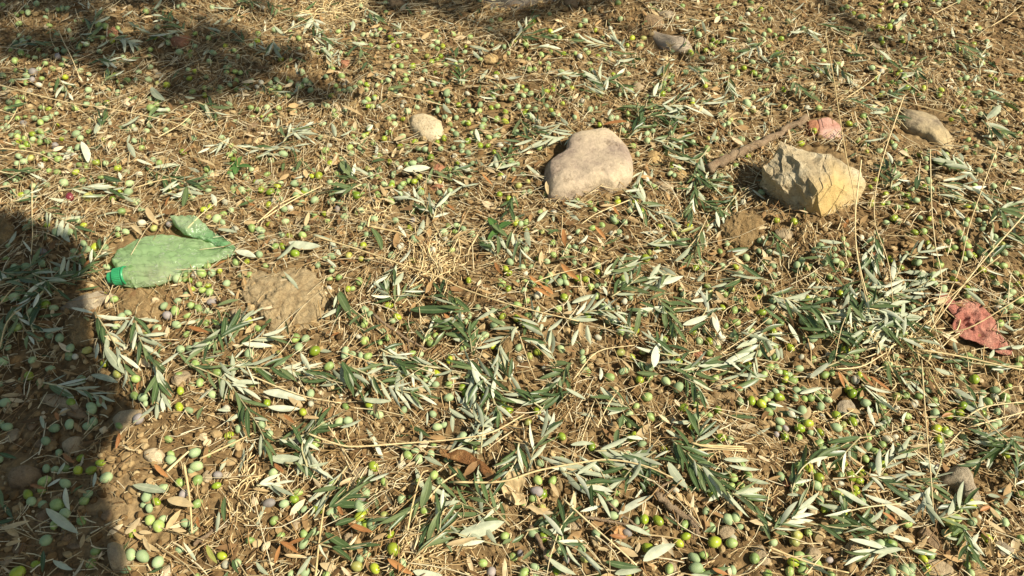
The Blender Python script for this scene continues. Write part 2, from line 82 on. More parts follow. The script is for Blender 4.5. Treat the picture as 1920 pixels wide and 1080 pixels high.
# loose leaves: x0 y0 x1 y1 kind  (s silver side up, d dark side up, t tan dry, o rusty dry, S/T/O wide)
LEAVES = {
'A': '1010 415 1290 495 s;365 590 595 755 s;1690 490 1680 680 d;1650 610 1640 770 s;400 965 560 1045 s;1270 525 1490 600 T;720 310 700 415 s;360 415 460 350 s;500 240 440 330 s;505 430 520 580 s;0 740 230 660 t;55 860 175 830 t;900 10 870 130 o;1160 245 1270 350 o;230 400 350 430 o;1560 860 1640 1000 g;1300 740 1410 760 T;340 900 330 1070 d;1755 970 1800 1070 d;0 160 130 200 d;1080 800 1150 920 t;590 440 660 465 t;1480 640 1500 720 o;1050 760 1150 770 t;0 430 20 560 d;490 180 570 240 o',
'B': '860 385 1010 325 s;430 460 650 435 d;1245 590 1310 375 D;1520 775 1865 690 S;1430 850 1660 810 t;600 710 750 655 D;620 415 760 345 t;1320 720 1350 840 T;520 760 740 890 d;1180 1050 1400 1085 S;480 990 660 1050 T;10 990 100 1080 s;310 1080 420 935 s;220 930 380 930 t;250 860 380 810 O;190 840 330 930 o;1510 940 1560 860 t;990 960 1180 1080 o;700 700 880 760 o;1850 850 1920 810 D;1260 190 1400 260 s;1240 10 1225 130 s;105 205 345 215 S;410 260 520 325 S;140 240 210 300 o;150 1000 190 860 o;620 570 660 640 o',
'C': '235 755 440 715 s;850 710 1040 795 s;980 980 1210 870 S;770 1070 980 1030 S;270 955 480 1070 s;560 425 755 470 s;1165 245 1310 440 S;790 0 775 130 D;440 110 610 110 s;860 50 1020 50 s;1150 0 1310 60 s;870 250 1040 390 D;360 270 410 350 s;1580 225 1770 240 s;1620 265 1850 300 s;1750 365 1920 410 s;1390 310 1450 470 d;1450 460 1640 440 d;1650 470 1880 435 s;1470 530 1600 440 s;80 970 170 890 d;270 940 370 830 t;200 720 330 650 d;0 840 90 770 D;1830 630 1920 700 d;1440 760 1520 710 d;640 890 710 895 t;120 570 250 640 T;730 790 860 800 O;1500 1030 1620 1080 o;700 980 950 1020 d;800 620 1060 480 s;460 470 470 590 t;380 260 620 300 T;0 460 40 560 T',
'D': '190 395 330 365 s;640 120 725 180 s;615 130 615 220 s;1020 300 1190 315 s;760 690 845 600 s;860 760 985 690 S;870 550 1100 700 s;1480 870 1580 930 s;1525 850 1570 770 s;1720 450 1820 390 s;1760 560 1820 450 s;1340 790 1440 800 s;1250 430 1400 550 d;700 450 780 370 s;410 220 440 340 d;370 270 395 205 s;140 480 250 480 s;220 550 380 590 s;50 750 150 780 d;620 760 700 840 d;930 790 1080 840 s;1640 480 1730 500 S;1080 890 1270 920 d;1470 900 1620 1060 d;1270 580 1380 560 d;1580 600 1660 570 O;840 620 960 700 o;280 470 340 510 O;1060 120 1220 120 t',
'E': '300 325 500 325 s;545 160 710 190 s;115 185 185 240 s;740 630 820 530 s;730 550 745 430 s;690 660 880 710 s;1200 590 1350 490 s;1000 1010 1175 860 S;870 360 960 240 S;1100 370 1260 345 s;1640 150 1800 100 d;1060 240 1210 270 s;1490 1000 1540 900 D;320 980 345 1070 s;1640 930 1740 940 s;70 870 100 940 t;200 500 340 450 T;1420 300 1560 330 o;1060 720 1040 770 O;800 460 940 650 s;300 690 310 740 T;120 700 60 710 t;420 940 440 1000 o',
'F': '60 790 380 855 s;100 910 330 915 s;640 1060 800 1005 s;370 985 490 990 t;340 500 410 620 s;650 570 760 730 d;1480 940 1480 1080 s;1450 920 1580 1000 s;1340 440 1420 340 d;1420 350 1590 390 d;1160 180 1500 170 d;820 350 950 300 d;700 290 850 180 d;620 60 720 230 d;1740 220 1880 290 d;780 830 1020 865 s;750 830 800 750 S;1410 200 1480 260 o;210 960 290 1020 o;500 960 560 900 o;1480 390 1600 400 s;1200 740 1280 790 T;1250 690 1330 650 s;1020 570 1160 650 s;630 340 560 380 o',
'G': '660 750 830 880 s;720 955 850 915 s;235 930 350 1050 s;190 970 260 1030 s;1280 285 1480 225 s;1510 215 1570 400 S;1320 365 1450 285 d;1060 610 1110 430 S;1120 450 1260 530 s;1570 610 1780 500 s;1550 610 1750 600 d;1700 670 1910 690 s;1270 640 1420 790 s;450 120 650 60 s;450 450 500 330 s;515 400 530 240 t;560 290 590 440 s;270 340 380 250 s;1060 160 1160 220 s;1370 80 1420 0 s;600 190 730 185 d;930 650 1100 670 d;1660 310 1690 410 d;640 820 800 850 d;800 1070 830 970 D;680 0 710 70 s;400 770 550 860 s;1400 790 1450 920 d;860 180 1030 190 d;1340 110 1500 100 s;660 700 665 600 s;290 620 410 640 d;220 0 310 70 O;160 20 290 90 o;380 200 540 220 t;1640 740 1730 770 o;1900 60 1890 0 s',
'H': '310 690 460 570 s;235 800 400 760 s;360 235 350 350 s;1240 620 1380 670 S;1240 70 1340 60 s;1480 30 1620 150 s;1470 10 1610 15 s;1140 155 1210 145 s;1820 460 1920 440 S;1660 630 1810 620 s;1760 280 1840 330 s;1720 330 1790 350 s;1650 540 1690 470 s;130 910 260 980 s;0 870 120 890 s;760 680 910 790 o;1190 885 1280 880 s;740 900 800 1050 s;60 450 80 540 s;95 450 110 530 s;480 90 500 140 s;690 650 780 760 o;1380 420 1400 520 s;1290 980 1380 960 o;1210 200 1230 280 s;150 280 240 420 s;860 160 890 260 S;860 340 940 360 S;870 400 940 410 S;1050 640 1130 690 t;520 640 570 760 o',
'I': '620 0 665 150 s;960 0 1020 115 s;1030 125 1150 170 s;780 250 940 320 d;1210 365 1350 305 s;1280 410 1480 325 s;1375 480 1405 330 d;1590 390 1625 480 S;1640 655 1790 685 s;1775 825 1920 860 S;985 615 1080 700 t;440 620 530 750 s;1160 180 1350 150 s;640 540 700 480 t;410 1020 650 970 D;1790 470 1920 440 d;1250 480 1280 400 o;0 100 100 130 t;1100 480 1190 600 t;0 350 110 340 t;1620 920 1700 870 o;700 880 640 960 o;900 230 920 300 s;1500 130 1620 190 t;1870 470 1920 490 O;1730 640 1620 640 t',
'J': '1110 215 1310 195 S;640 140 750 270 D;600 240 700 280 d;560 360 730 330 d;290 260 400 210 s;310 210 340 80 d;870 140 980 110 D;250 750 490 780 S;160 870 300 750 s;560 720 640 830 s;440 690 560 720 s;870 650 950 800 d;1210 690 1260 590 S;1070 620 1130 700 s;590 460 700 465 t;540 880 610 940 s;1080 900 1170 810 s;1030 1080 1110 980 S;1710 720 1800 840 s;1820 720 1870 810 s;1880 800 1920 850 s;1770 620 1900 720 D;1670 770 1800 790 d;1550 330 1680 300 s;1470 730 1580 670 t;370 630 410 540 t;1020 100 1050 20 t;1080 100 1110 30 t;1480 250 1640 270 t;0 490 50 510 O;1700 250 1780 330 o;1790 900 1850 1000 o;1430 460 1490 500 o',
'K': '190 590 270 500 s;390 460 520 500 s;460 430 570 480 s;910 330 1010 450 s;1380 340 1460 440 s;1420 300 1540 360 D;1220 350 1340 370 d;1440 480 1570 500 d;1200 170 1300 215 s;1800 350 1910 400 s;1220 900 1330 810 s;690 995 760 960 s;770 970 910 950 s;780 890 960 880 d;1030 1040 1110 920 s;1080 1070 1280 1020 s;1390 1040 1440 970 S;1640 990 1760 980 s;350 880 490 870 d;110 630 140 780 s;0 680 20 790 s;60 75 150 20 s;270 680 350 650 d;500 760 570 700 s;1530 520 1550 640 s;990 210 1040 290 s;620 640 700 740 o;760 480 800 560 o;1260 680 1360 650 g;370 900 500 1040 o;130 1000 240 1080 o;380 640 400 780 o;1250 950 1310 910 O;0 300 40 240 o;260 290 270 390 t;1530 720 1560 670 t',
'L': '380 730 550 765 s;370 840 480 885 s;1400 110 1490 190 S;1370 280 1500 240 s;1500 200 1560 310 s;1320 130 1350 230 d;810 770 880 880 s;780 820 820 730 d;1330 570 1410 650 t;1640 950 1770 1000 s;890 70 930 150 s;960 270 1070 280 s;1110 350 1130 230 d;490 1000 560 1070 d;720 920 740 810 s;770 880 820 980 s;1410 440 1480 430 t;1820 325 1920 330 s;560 650 600 570 o;540 1000 640 1020 s;1250 870 1300 900 d',
'M': '1160 90 1220 0 s;920 140 990 70 s;720 1020 790 870 s;920 965 1070 880 S;1140 670 1250 780 s;820 460 880 400 s;1390 740 1470 750 S;1600 60 1770 70 s;615 330 680 350 s;0 520 100 525 t;700 655 800 655 t;950 670 1020 640 t;1560 220 1660 240 s;960 1080 980 1020 s;170 320 240 325 s;1150 830 1280 850 s',
'N': '590 310 670 290 s;1470 605 1600 615 s;1000 660 1140 670 d;1600 355 1750 385 s;1405 800 1470 890 s;570 940 600 1050 s;640 1040 730 990 s;840 1000 880 950 s;1650 980 1680 1070 s;1770 390 1840 345 s;650 810 810 870 t;1060 520 1160 560 t;530 470 560 510 t;720 250 730 180 s;820 120 910 160 s;1710 590 1800 615 t;1480 1060 1600 1065 s;1630 400 1680 470 s;700 1070 780 1075 s;930 350 1020 355 t',
'O': '780 470 920 470 s;1060 740 1100 640 s;1230 670 1280 640 S;1260 700 1330 650 s;1310 690 1400 640 s;130 350 210 340 s;1010 390 1070 430 s;720 880 750 820 s;1500 770 1600 730 s;1560 820 1620 770 s;1090 570 1140 490 S;740 190 860 210 t;1150 580 1180 490 t;1700 180 1790 210 s;140 570 210 580 t;680 950 860 950 o;760 60 730 0 t;870 620 890 690 t;1400 860 1430 810 t;1620 900 1700 860 t',
'P': '165 245 270 245 S;300 250 370 260 s;970 170 1040 130 s;1000 590 1100 550 s;1630 910 1720 810 s;930 1010 980 1080 s;870 280 940 300 s;1640 670 1780 710 s;1610 530 1730 550 s;280 810 320 810 s;150 990 170 1060 t;1780 460 1830 470 s;1050 320 1050 260 s;720 1070 870 1060 s;1500 510 1570 560 s;760 860 880 870 s',
}
# olive sprigs: tile: stem points | leaves | share of silver sides
SPRIGS = '''B:385 60,375 150,385 260|9|.9
B:5 400,90 400,200 430|6|.9
B:1720 630,1600 560,1450 490|7|.6
E:1650 580,1740 740,1850 900,1960 1080,2010 1240|20|.5
B:1900 700,1700 500,1520 350|8|.1
C:120 330,160 150,280 -30|9|.8
C:1200 60,1330 180,1450 310,1560 380|18|.1
C:100 740,260 700,330 620|5|.3
C:420 380,560 400,740 380|6|.1
C:1580 440,1750 500,1890 620|9|.2
D:20 740,180 650,240 560|9|.6
D:180 650,400 700,740 745|6|.3
D:800 380,880 270,1010 130|6|.9
D:1220 400,1170 480,1160 650|5|.9
D:1230 390,1290 250,1310 130|3|.5
D:1850 420,1860 300,1880 220|7|.3
D:1060 360,1150 390,1220 400|5|.1
D:540 720,570 620,560 560|4|.5
E:710 180,800 320,910 510,980 720|13|.7
E:1010 210,1040 360,1110 500,1180 610|16|.7
E:1170 590,1190 700,1230 860|11|.75
E:1310 495,1500 535,1750 590|4|.5
F:-160 590,60 600,240 620,420 640|15|.7
E:1830 300,1700 340,1650 230|7|.1
E:0 450,60 250,150 120|6|.1
E:130 200,200 330,240 400|6|.2
E:250 330,200 150,280 20|6|.05
F:710 590,880 670,1040 760,1300 810|16|.6
F:620 560,700 650,760 740|7|.2
F:1040 100,1000 60,960 0|9|.6
F:1040 110,1080 60,1150 20|7|.5
F:930 455,1080 540,1240 690|8|.7
F:1880 700,1720 670,1560 560|10|.4
F:1700 680,1780 830,1830 960|9|.4
F:1620 480,1580 320,1420 280|8|.2
F:620 0,650 120,740 230|5|.1
G:330 560,240 380,150 170|14|.8
G:460 560,400 600,330 760|10|.05
G:900 920,800 860,680 820|7|.4
G:1500 200,1380 150,1150 160,950 170|11|.4
G:1900 690,1640 630,1420 590,1200 560|9|.6
G:1180 540,1120 450,1060 380|7|.6
G:0 760,120 800,220 760|6|.1
G:1220 590,1330 680,1430 790|6|.4
G:1100 80,1200 260,1240 340|9|.1
H:0 50,200 100,420 170,520 260|16|.35
H:610 -40,600 100,640 280|11|.6
H:700 -60,690 60,740 180|8|.7
H:200 180,420 300,600 380|9|.1
H:880 570,960 640,1070 720|8|.2
H:1900 590,1600 570,1300 520,1100 450|7|.2
H:700 720,800 820,860 920|6|.7
I:420 355,600 335,780 340,950 390|11|.8
I:320 490,460 570,620 670|10|.5
I:1150 200,1300 260,1550 320|10|.2
I:1200 390,1350 340,1500 330|7|.7
I:-20 200,80 220,220 200|7|.1
I:0 1060,200 1010,420 1040,650 980|10|.05
I:-20 950,150 980,300 870|8|.1
J:1330 560,1240 440,1100 370|12|.8
J:1330 560,1380 430,1500 370|8|.8
J:790 290,720 250,650 150|6|.1
J:790 300,700 340,560 370|6|.1
J:30 80,200 20,330 60|7|.6
J:1060 900,1010 980,950 1060|8|.6
J:1830 860,1760 780,1700 720|7|.6
J:1900 830,1850 720,1820 650|5|.3
J:1800 200,1860 120,1900 60|6|.5
K:830 340,960 450,1210 580|12|.6
K:1380 180,1370 330,1340 560|16|.15
K:1430 600,1380 760,1330 880|11|.4
K:1480 20,1380 120,1200 60|9|.15
K:1380 330,1480 310,1560 370|6|.05
K:1390 400,1480 460,1580 500|6|.05
K:670 1000,820 930,980 880|8|.5
K:1250 1000,1150 980,1050 1060|8|.6
K:980 200,960 260,950 330|5|.5
K:1920 1020,1750 1000,1600 1060|7|.4
K:30 680,60 780,90 860|5|.4
L:1560 220,1450 180,1340 120|9|.7
L:1270 290,1400 310,1560 350,1700 430|12|.8
L:800 650,790 760,750 900|9|.5
L:860 760,800 900,790 1040|9|.6
L:920 330,930 240,880 180|9|.1
L:1700 480,1800 560,1920 620|10|.2
L:1750 650,1850 700,1920 720|7|.2
L:480 760,440 830,330 900|7|.2
L:0 650,60 740,80 800|5|.05
M:1390 235,1240 250,1100 245,1000 180|10|.6
M:1390 235,1280 160,1180 100|8|.5
M:760 960,780 880,720 860|7|.2
M:1450 760,1560 800,1660 880|7|.3
M:80 350,200 320,380 330|6|.1
M:600 260,640 300,720 280|6|.1
M:1750 30,1850 10,1920 30|7|.1
M:760 640,790 600,850 560|5|.2
M:430 580,480 640,520 720|4|.6
M:1100 930,1140 880,1180 860|6|.2
N:420 270,560 310,760 335|11|.6
N:770 330,800 400,860 500|7|.05
N:430 130,440 200,500 260|9|.7
N:210 250,290 190,420 120|6|.7
N:130 300,130 350,100 400|5|.4
N:170 960,260 980,400 1050|8|.8
N:200 1070,260 1000,380 960|7|.8
N:1140 250,1090 230,1060 200|4|.8
N:1650 730,1720 710,1800 690|4|.05
N:820 60,880 120,930 160|6|.5
N:80 10,200 100,330 130|8|.1
O:480 1000,380 930,260 980,170 890|11|.9
O:500 1010,300 1050,60 1060|8|.5
O:60 880,100 960,200 1000|7|.05
O:740 350,640 330,500 310|8|.9
O:860 410,800 330,740 280|4|.8
O:130 370,250 350,380 390|7|.6
O:0 320,80 230,170 110|6|.5
O:30 280,200 270,380 250|7|.15
O:1020 950,960 920,940 800|8|.03
O:1200 1040,1180 930,1240 810|9|.5
O:870 1040,940 970,1030 940|6|.05
O:1100 1060,1250 1050,1380 1030|7|.05
O:1080 790,1300 800,1480 770,1620 740|11|.7
O:1630 560,1620 640,1660 700|8|.7
O:1100 740,1130 600,1170 500|6|.5
O:1290 500,1360 520,1430 580|4|.5
O:700 620,780 610,870 680|6|.3
O:310 570,390 560,480 560|5|.3
P:180 240,270 230,350 260|6|.6
P:1590 560,1590 440,1660 330|4|.9
P:780 350,860 420,930 480|6|.1
P:1380 300,1460 370,1550 440|9|.1
P:180 620,240 690,330 730|7|.2
P:1000 500,1080 520,1140 570|6|.2
P:1600 900,1700 980,1800 1020|8|.2
P:560 750,680 770,760 800|6|.5
P:370 180,480 200,600 260|6|.4
P:0 450,60 430,90 460|5|.05'''
# pebbles and small stones: px, py, width, depth (photo px), colour
PEBBLES = '''242 195 32 24 cream
920 112 26 26 ochre
1592 92 24 18 ochre
1575 152 16 16 cream
1605 155 24 14 cream
645 122 24 20 brick
1230 298 34 26 ochre
1275 332 26 22 ochre
1246 350 34 18 tan
665 197 24 16 ochre
445 592 28 22 tan
340 712 32 30 tan
1583 767 36 26 grey
25 818 22 24 tan
389 892 24 24 tan
424 892 18 12 cream
85 830 36 16 brown
1427 1042 32 30 tan
1520 1040 32 24 tan
1603 1030 36 30 tan
1757 1068 54 28 tan
1741 1016 34 38 brown
1360 1002 36 22 tan
1048 1076 54 14 tan
314 1071 24 24 cream
555 985 22 20 tan
652 1012 18 18 tan
1257 1066 22 28 tan
200 967 16 16 brown
126 1010 18 14 brown
82 970 22 24 brown
38 1028 22 18 brown
13 1052 24 14 tan
139 1024 26 10 brown
124 990 16 22 tan
947 640 28 32 brown
552 735 24 14 tan
1310 667 24 14 brick
1341 715 24 30 tan
1320 680 14 12 cream
1655 511 20 16 tan
1765 461 18 14 cream
1905 461 20 16 cream
1815 472 18 14 brick
1882 205 28 18 ochre
1467 443 32 26 tan
822 318 28 20 brick
818 352 26 14 brick
110 750 50 26 tan
150 775 46 22 brown
1890 770 34 30 tan
1880 1030 44 26 grey
240 60 22 16 ochre
212 60 20 16 brick
340 82 40 24 brick
1250 32 30 20 grey
740 70 24 20 brown
743 12 34 24 brown
1070 10 26 22 brown
1790 430 22 16 tan
1640 480 16 12 brick
60 800 18 14 brown
180 990 18 12 brown
252 985 22 12 tan
246 996 16 12 tan
1195 165 24 22 tan
1075 985 30 16 tan
1030 690 22 18 brown
730 505 20 16 brown
470 240 30 16 brown
1475 905 20 14 brick'''
# ------------------------------------------------------------------ ground height and photo-to-ground helpers
def _hash(i, j, seed):
    n = (i*374761393 + j*668265263 + seed*982451653) & 0x7fffffff
    n = ((n ^ (n >> 13))*1274126177) & 0x7fffffff
    return ((n ^ (n >> 16)) & 0xffff)/65535.0
def vnoise(x, y, seed=0):
    x = np.asarray(x, float); y = np.asarray(y, float)
    xi = np.floor(x).astype(np.int64); yi = np.floor(y).astype(np.int64)
    fx = x-xi; fy = y-yi
    fx = fx*fx*(3-2*fx); fy = fy*fy*(3-2*fy)
    a = _hash(xi, yi, seed); b = _hash(xi+1, yi, seed); c = _hash(xi, yi+1, seed); d = _hash(xi+1, yi+1, seed)
    return (a*(1-fx)+b*fx)*(1-fy)+(c*(1-fx)+d*fx)*fy
def cell(x, y, seed=0):
    # distance to the nearest jittered cell point
    x = np.asarray(x, float); y = np.asarray(y, float)
    xi = np.floor(x).astype(np.int64); yi = np.floor(y).astype(np.int64)
    best = np.full(x.shape, 9.0)
    for di in (-1, 0, 1):
        for dj in (-1, 0, 1):
            px = xi+di+_hash(xi+di, yi+dj, seed); py = yi+dj+_hash(xi+di, yi+dj, seed+5)
            best = np.minimum(best, (px-x)**2+(py-y)**2)
    return np.sqrt(best)
def H(x, y):
    return 0.030*(vnoise(np.asarray(x)*2.6+9, np.asarray(y)*2.6+3, 1)-.5) + 0.020*(vnoise(np.asarray(x)*7+3, np.asarray(y)*7+8, 2)-.5)
def h(x, y):
    return float(H(np.array([x]), np.array([y]))[0])
CP, SP_ = math.cos(R(90-PITCH)), math.sin(R(90-PITCH))
def ray(px, py):
    cx = (px-960)/FPX; cy = -(py-540)/FPX
    return Vector((cx, cy*CP+SP_, cy*SP_-CP))
def at(px, py, z=0.0):
    d = ray(px, py); t = (CAMZ-z)/(-d.z)
    return Vector((d.x*t, d.y*t, z))
def gp(px, py, z=0.0):
    # the ground point seen at a photo pixel (plus z metres above the ground)
    zz = 0.0
    for _ in range(4):
        p = at(px, py, zz+z); zz = h(p.x, p.y)
    return Vector((p.x, p.y, zz+z))
def depth(p):
    return (p.y*SP_ + (CAMZ-p.z)*CP)
def to_px(p):
    q = Vector((p.x, p.y, p.z-CAMZ))
    cy = q.y*CP+q.z*SP_; cz = -(-q.y*SP_+q.z*CP)
    return (960+FPX*q.x/cz, 540-FPX*cy/cz)

# ------------------------------------------------------------------ mesh helpers
def mesh_np(name, V, F, attrs=None, mats=None, smooth=True, mi=None):
    V = np.asarray(V, np.float32); F = np.asarray(F, np.int32)
    me = bpy.data.meshes.new(name)
    k = F.shape[1]
    me.vertices.add(len(V)); me.vertices.foreach_set('co', V.ravel())
    me.loops.add(F.size); me.loops.foreach_set('vertex_index', F.ravel())
    me.polygons.add(len(F))
    me.polygons.foreach_set('loop_start', np.arange(0, F.size, k, dtype=np.int32))
    me.polygons.foreach_set('loop_total', np.full(len(F), k, np.int32))
    me.polygons.foreach_set('use_smooth', np.full(len(F), smooth))
    for m in (mats or []):
        me.materials.append(m)
    if mi is not None:
        me.polygons.foreach_set('material_index', np.asarray(mi, np.int32))
    for an, av in (attrs or {}).items():
        a = me.attributes.new(an, 'FLOAT', 'POINT')
        a.data.foreach_set('value', np.asarray(av, np.float32))
    me.update(calc_edges=True)
    me.validate()
    return me
def link(name, me, parent=None):
    o = bpy.data.objects.new(name, me); COL.objects.link(o)
    if parent is not None: o.parent = parent
    return o
def tag(o, label=None, cat=None, group=None, kind=None):
    if label: o['label'] = label
    if cat: o['category'] = cat
    if group: o['group'] = group
    if kind: o['kind'] = kind
    return o
def empty(name, loc, label, cat, group=None):
    o = bpy.data.objects.new(name, None); COL.objects.link(o); o.location = loc
    o.empty_display_size = 0.02
    return tag(o, label, cat, group)
def shift(V, loc):
    return np.asarray(V, float)-np.array(loc)
class MB:
    # collects tube pieces of one mesh
    def __init__(s): s.v = []; s.f = []; s.n = 0
    def tube(s, pts, radii, sides=7, wob=0.0):
        pts = [Vector(p) for p in pts]; n = len(pts)
        ref = Vector((0.13, 0.21, 0.97))
        for i, p in enumerate(pts):
            t = (pts[min(i+1, n-1)]-pts[max(i-1, 0)]).normalized()
            a = t.cross(ref)
            if a.length < 1e-4: a = t.cross(Vector((1, 0, 0)))
            a.normalize(); b = t.cross(a)
            for k in range(sides):
                an = 2*math.pi*k/sides
                r = radii[i]*(1+wob*(random.random()-.5))
                s.v.append(p+a*(r*math.cos(an))+b*(r*math.sin(an)))
        for i in range(n-1):
            for k in range(sides):
                k2 = (k+1) % sides
                s.f.append((s.n+i*sides+k, s.n+i*sides+k2, s.n+(i+1)*sides+k2, s.n+(i+1)*sides+k))
        # end caps as degenerate-free fans of quads around a centre vertex
        c0 = len(s.v); s.v.append(pts[0]); s.v.append(pts[-1])
        for k in range(0, sides):
            k2 = (k+1) % sides
            s.f.append((c0, s.n+k2, s.n+k, c0)); s.f.append((c0+1, s.n+(n-1)*sides+k, s.n+(n-1)*sides+k2, c0+1))
        s.n = len(s.v)
    def mesh(s, name, mat, loc=(0, 0, 0)):
        me = bpy.data.meshes.new(name)
        L = Vector(loc)
        me.from_pydata([tuple(v-L) for v in s.v], [], [tuple(dict.fromkeys(f)) for f in s.f])
        me.materials.append(mat)
        for p in me.polygons: p.use_smooth = True
        me.update(); return me
def smooth_line(pts, sub=4):
    pts = [Vector(p) for p in pts]
    if len(pts) < 3: 
        return [pts[0].lerp(pts[-1], i/sub) for i in range(sub+1)]
    out = []
    P = [pts[0]*2-pts[1]]+pts+[pts[-1]*2-pts[-2]]
    for i in range(1, len(P)-2):
        for k in range(sub):
            t = k/sub; a, b, c, d = P[i-1], P[i], P[i+1], P[i+2]
            out.append(0.5*((2*b)+(c-a)*t+(2*a-5*b+4*c-d)*t*t+(3*b-a-3*c+d)*t**3))
    out.append(pts[-1]); return out

# ------------------------------------------------------------------ materials
def new_mat(name):
    m = bpy.data.materials.new(name); m.use_nodes = True
    nt = m.node_tree; nt.nodes.clear()
    out = nt.nodes.new('ShaderNodeOutputMaterial')
    b = nt.nodes.new('ShaderNodeBsdfPrincipled')
    nt.links.new(b.outputs[0], out.inputs[0])
    return m, nt, b, out
def N(nt, t, **kw):
    n = nt.nodes.new(t)
    for k, v in kw.items(): setattr(n, k, v)
    return n
def noise_node(nt, scale, detail=4, rough=.6, coord='Object'):
    tc = N(nt, 'ShaderNodeTexCoord'); n = N(nt, 'ShaderNodeTexNoise')
    n.inputs['Scale'].default_value = scale; n.inputs['Detail'].default_value = detail; n.inputs['Roughness'].default_value = rough
    if coord == 'World':
        g = N(nt, 'ShaderNodeNewGeometry'); nt.links.new(g.outputs['Position'], n.inputs['Vector'])
    else:
        nt.links.new(tc.outputs[coord], n.inputs['Vector'])
    return n
def ramp(nt, fac, stops, interp='LINEAR'):
    r = N(nt, 'ShaderNodeValToRGB'); r.color_ramp.interpolation = interp
    els = r.color_ramp.elements
    while len(els) < len(stops): els.new(0.5)
    for e, (p, c) in zip(els, stops):
        e.position = p; e.color = (c[0], c[1], c[2], 1)
    if fac is not None: nt.links.new(fac, r.inputs[0])
    return r
def mixc(nt, a, b, fac, mode='MIX'):
    m = N(nt, 'ShaderNodeMix', data_type='RGBA', blend_type=mode)
    for sock, v in ((6, a), (7, b), (0, fac)):
        if isinstance(v, (tuple, list)): m.inputs[sock].default_value = (*v[:3], 1)
        elif isinstance(v, (int, float)): m.inputs[sock].default_value = v
        else: nt.links.new(v, m.inputs[sock])
    return m.outputs[2]
def math_(nt, op, a, b=0.0, clamp=False):
    m = N(nt, 'ShaderNodeMath', operation=op, use_clamp=clamp)
    for i, v in enumerate((a, b)):
        if isinstance(v, (int, float)): m.inputs[i].default_value = v
        else: nt.links.new(v, m.inputs[i])
    return m.outputs[0]
def rnd(nt):
    # a random number per object and per loose piece
    oi = N(nt, 'ShaderNodeObjectInfo'); g = N(nt, 'ShaderNodeNewGeometry')
    return math_(nt, 'FRACT', math_(nt, 'ADD', oi.outputs['Random'], g.outputs['Random Per Island']))
def bump(nt, b, hgt, strength, dist):
    bp = N(nt, 'ShaderNodeBump'); bp.inputs['Strength'].default_value = strength; bp.inputs['Distance'].default_value = dist
    nt.links.new(hgt, bp.inputs['Height']); nt.links.new(bp.outputs[0], b.inputs['Normal']); return bp

def mat_soil():
    m, nt, b, out = new_mat('soil')
    n1 = noise_node(nt, 3.5, 6, .65, 'World'); n2 = noise_node(nt, 60, 6, .7, 'World'); n3 = noise_node(nt, 260, 4, .7, 'World')
    c1 = ramp(nt, n1.outputs[0], [(.3, (.13, .082, .038)), (.5, (.22, .15, .072)), (.72, (.36, .265, .145))])
    c2 = ramp(nt, n2.outputs[0], [(.3, (.36, .32, .28)), (.5, (.85, .82, .78)), (.70, (1.4, 1.35, 1.25))])
    col = mixc(nt, c1.outputs[0], c2.outputs[0], 1.0, 'MULTIPLY')
    nt.links.new(col, b.inputs['Base Color'])
    b.inputs['Roughness'].default_value = .95; b.inputs['Specular IOR Level'].default_value = .15
    s = math_(nt, 'ADD', n2.outputs[0], math_(nt, 'MULTIPLY', n3.outputs[0], .5))
    bump(nt, b, s, .8, .004)
    return m
def mat_stone(name, stops, scale=18, speck=.25, rough=.9, bstr=.5):
    m, nt, b, out = new_mat(name)
    n1 = noise_node(nt, scale, 8, .62); n2 = noise_node(nt, scale*14, 4, .7)
    oi = N(nt, 'ShaderNodeObjectInfo')
    c1 = ramp(nt, n1.outputs[0], stops)
    lo = 1-speck; hi = 1+speck
    c2 = ramp(nt, n2.outputs[0], [(.3, (lo, lo, lo)), (.7, (hi, hi, hi))])
    col = mixc(nt, c1.outputs[0], c2.outputs[0], 1.0, 'MULTIPLY')
    n3 = noise_node(nt, scale*4.5, 6, .75)
    pit = ramp(nt, n3.outputs[0], [(.34, (.55, .52, .48)), (.44, (1, 1, 1)), (.66, (1, 1, 1)), (.74, (1.14, 1.13, 1.1))])
    col = mixc(nt, col, pit.outputs[0], 1.0, 'MULTIPLY')
    nt.links.new(col, b.inputs['Base Color'])
    b.inputs['Roughness'].default_value = rough; b.inputs['Specular IOR Level'].default_value = .2
    hh_ = math_(nt, 'ADD', math_(nt, 'ADD', n1.outputs[0], math_(nt, 'MULTIPLY', n3.outputs[0], .8)), math_(nt, 'MULTIPLY', n2.outputs[0], .35))
    bump(nt, b, hh_, min(1.0, bstr*1.6), .006)
    return m
def mat_random(name, stops, rough=.8, spec=.25, transl=.0, streak=0.0):
    m, nt, b, out = new_mat(name)
    r = rnd(nt)
    c = ramp(nt, r, stops)
    n = noise_node(nt, 90, 3, .6)
    v = ramp(nt, n.outputs[0], [(.3, (.75, .72, .68)), (.7, (1.18, 1.16, 1.12))])
    col = mixc(nt, c.outputs[0], v.outputs[0], 1.0, 'MULTIPLY')
    nt.links.new(col, b.inputs['Base Color'])
    b.inputs['Roughness'].default_value = rough; b.inputs['Specular IOR Level'].default_value = spec
    if transl > 0:
        t = N(nt, 'ShaderNodeBsdfTranslucent'); nt.links.new(col, t.inputs[0])
        mx = N(nt, 'ShaderNodeMixShader'); mx.inputs[0].default_value = transl
        nt.links.new(b.outputs[0], mx.inputs[1]); nt.links.new(t.outputs[0], mx.inputs[2]); nt.links.new(mx.outputs[0], out.inputs[0])
    return m
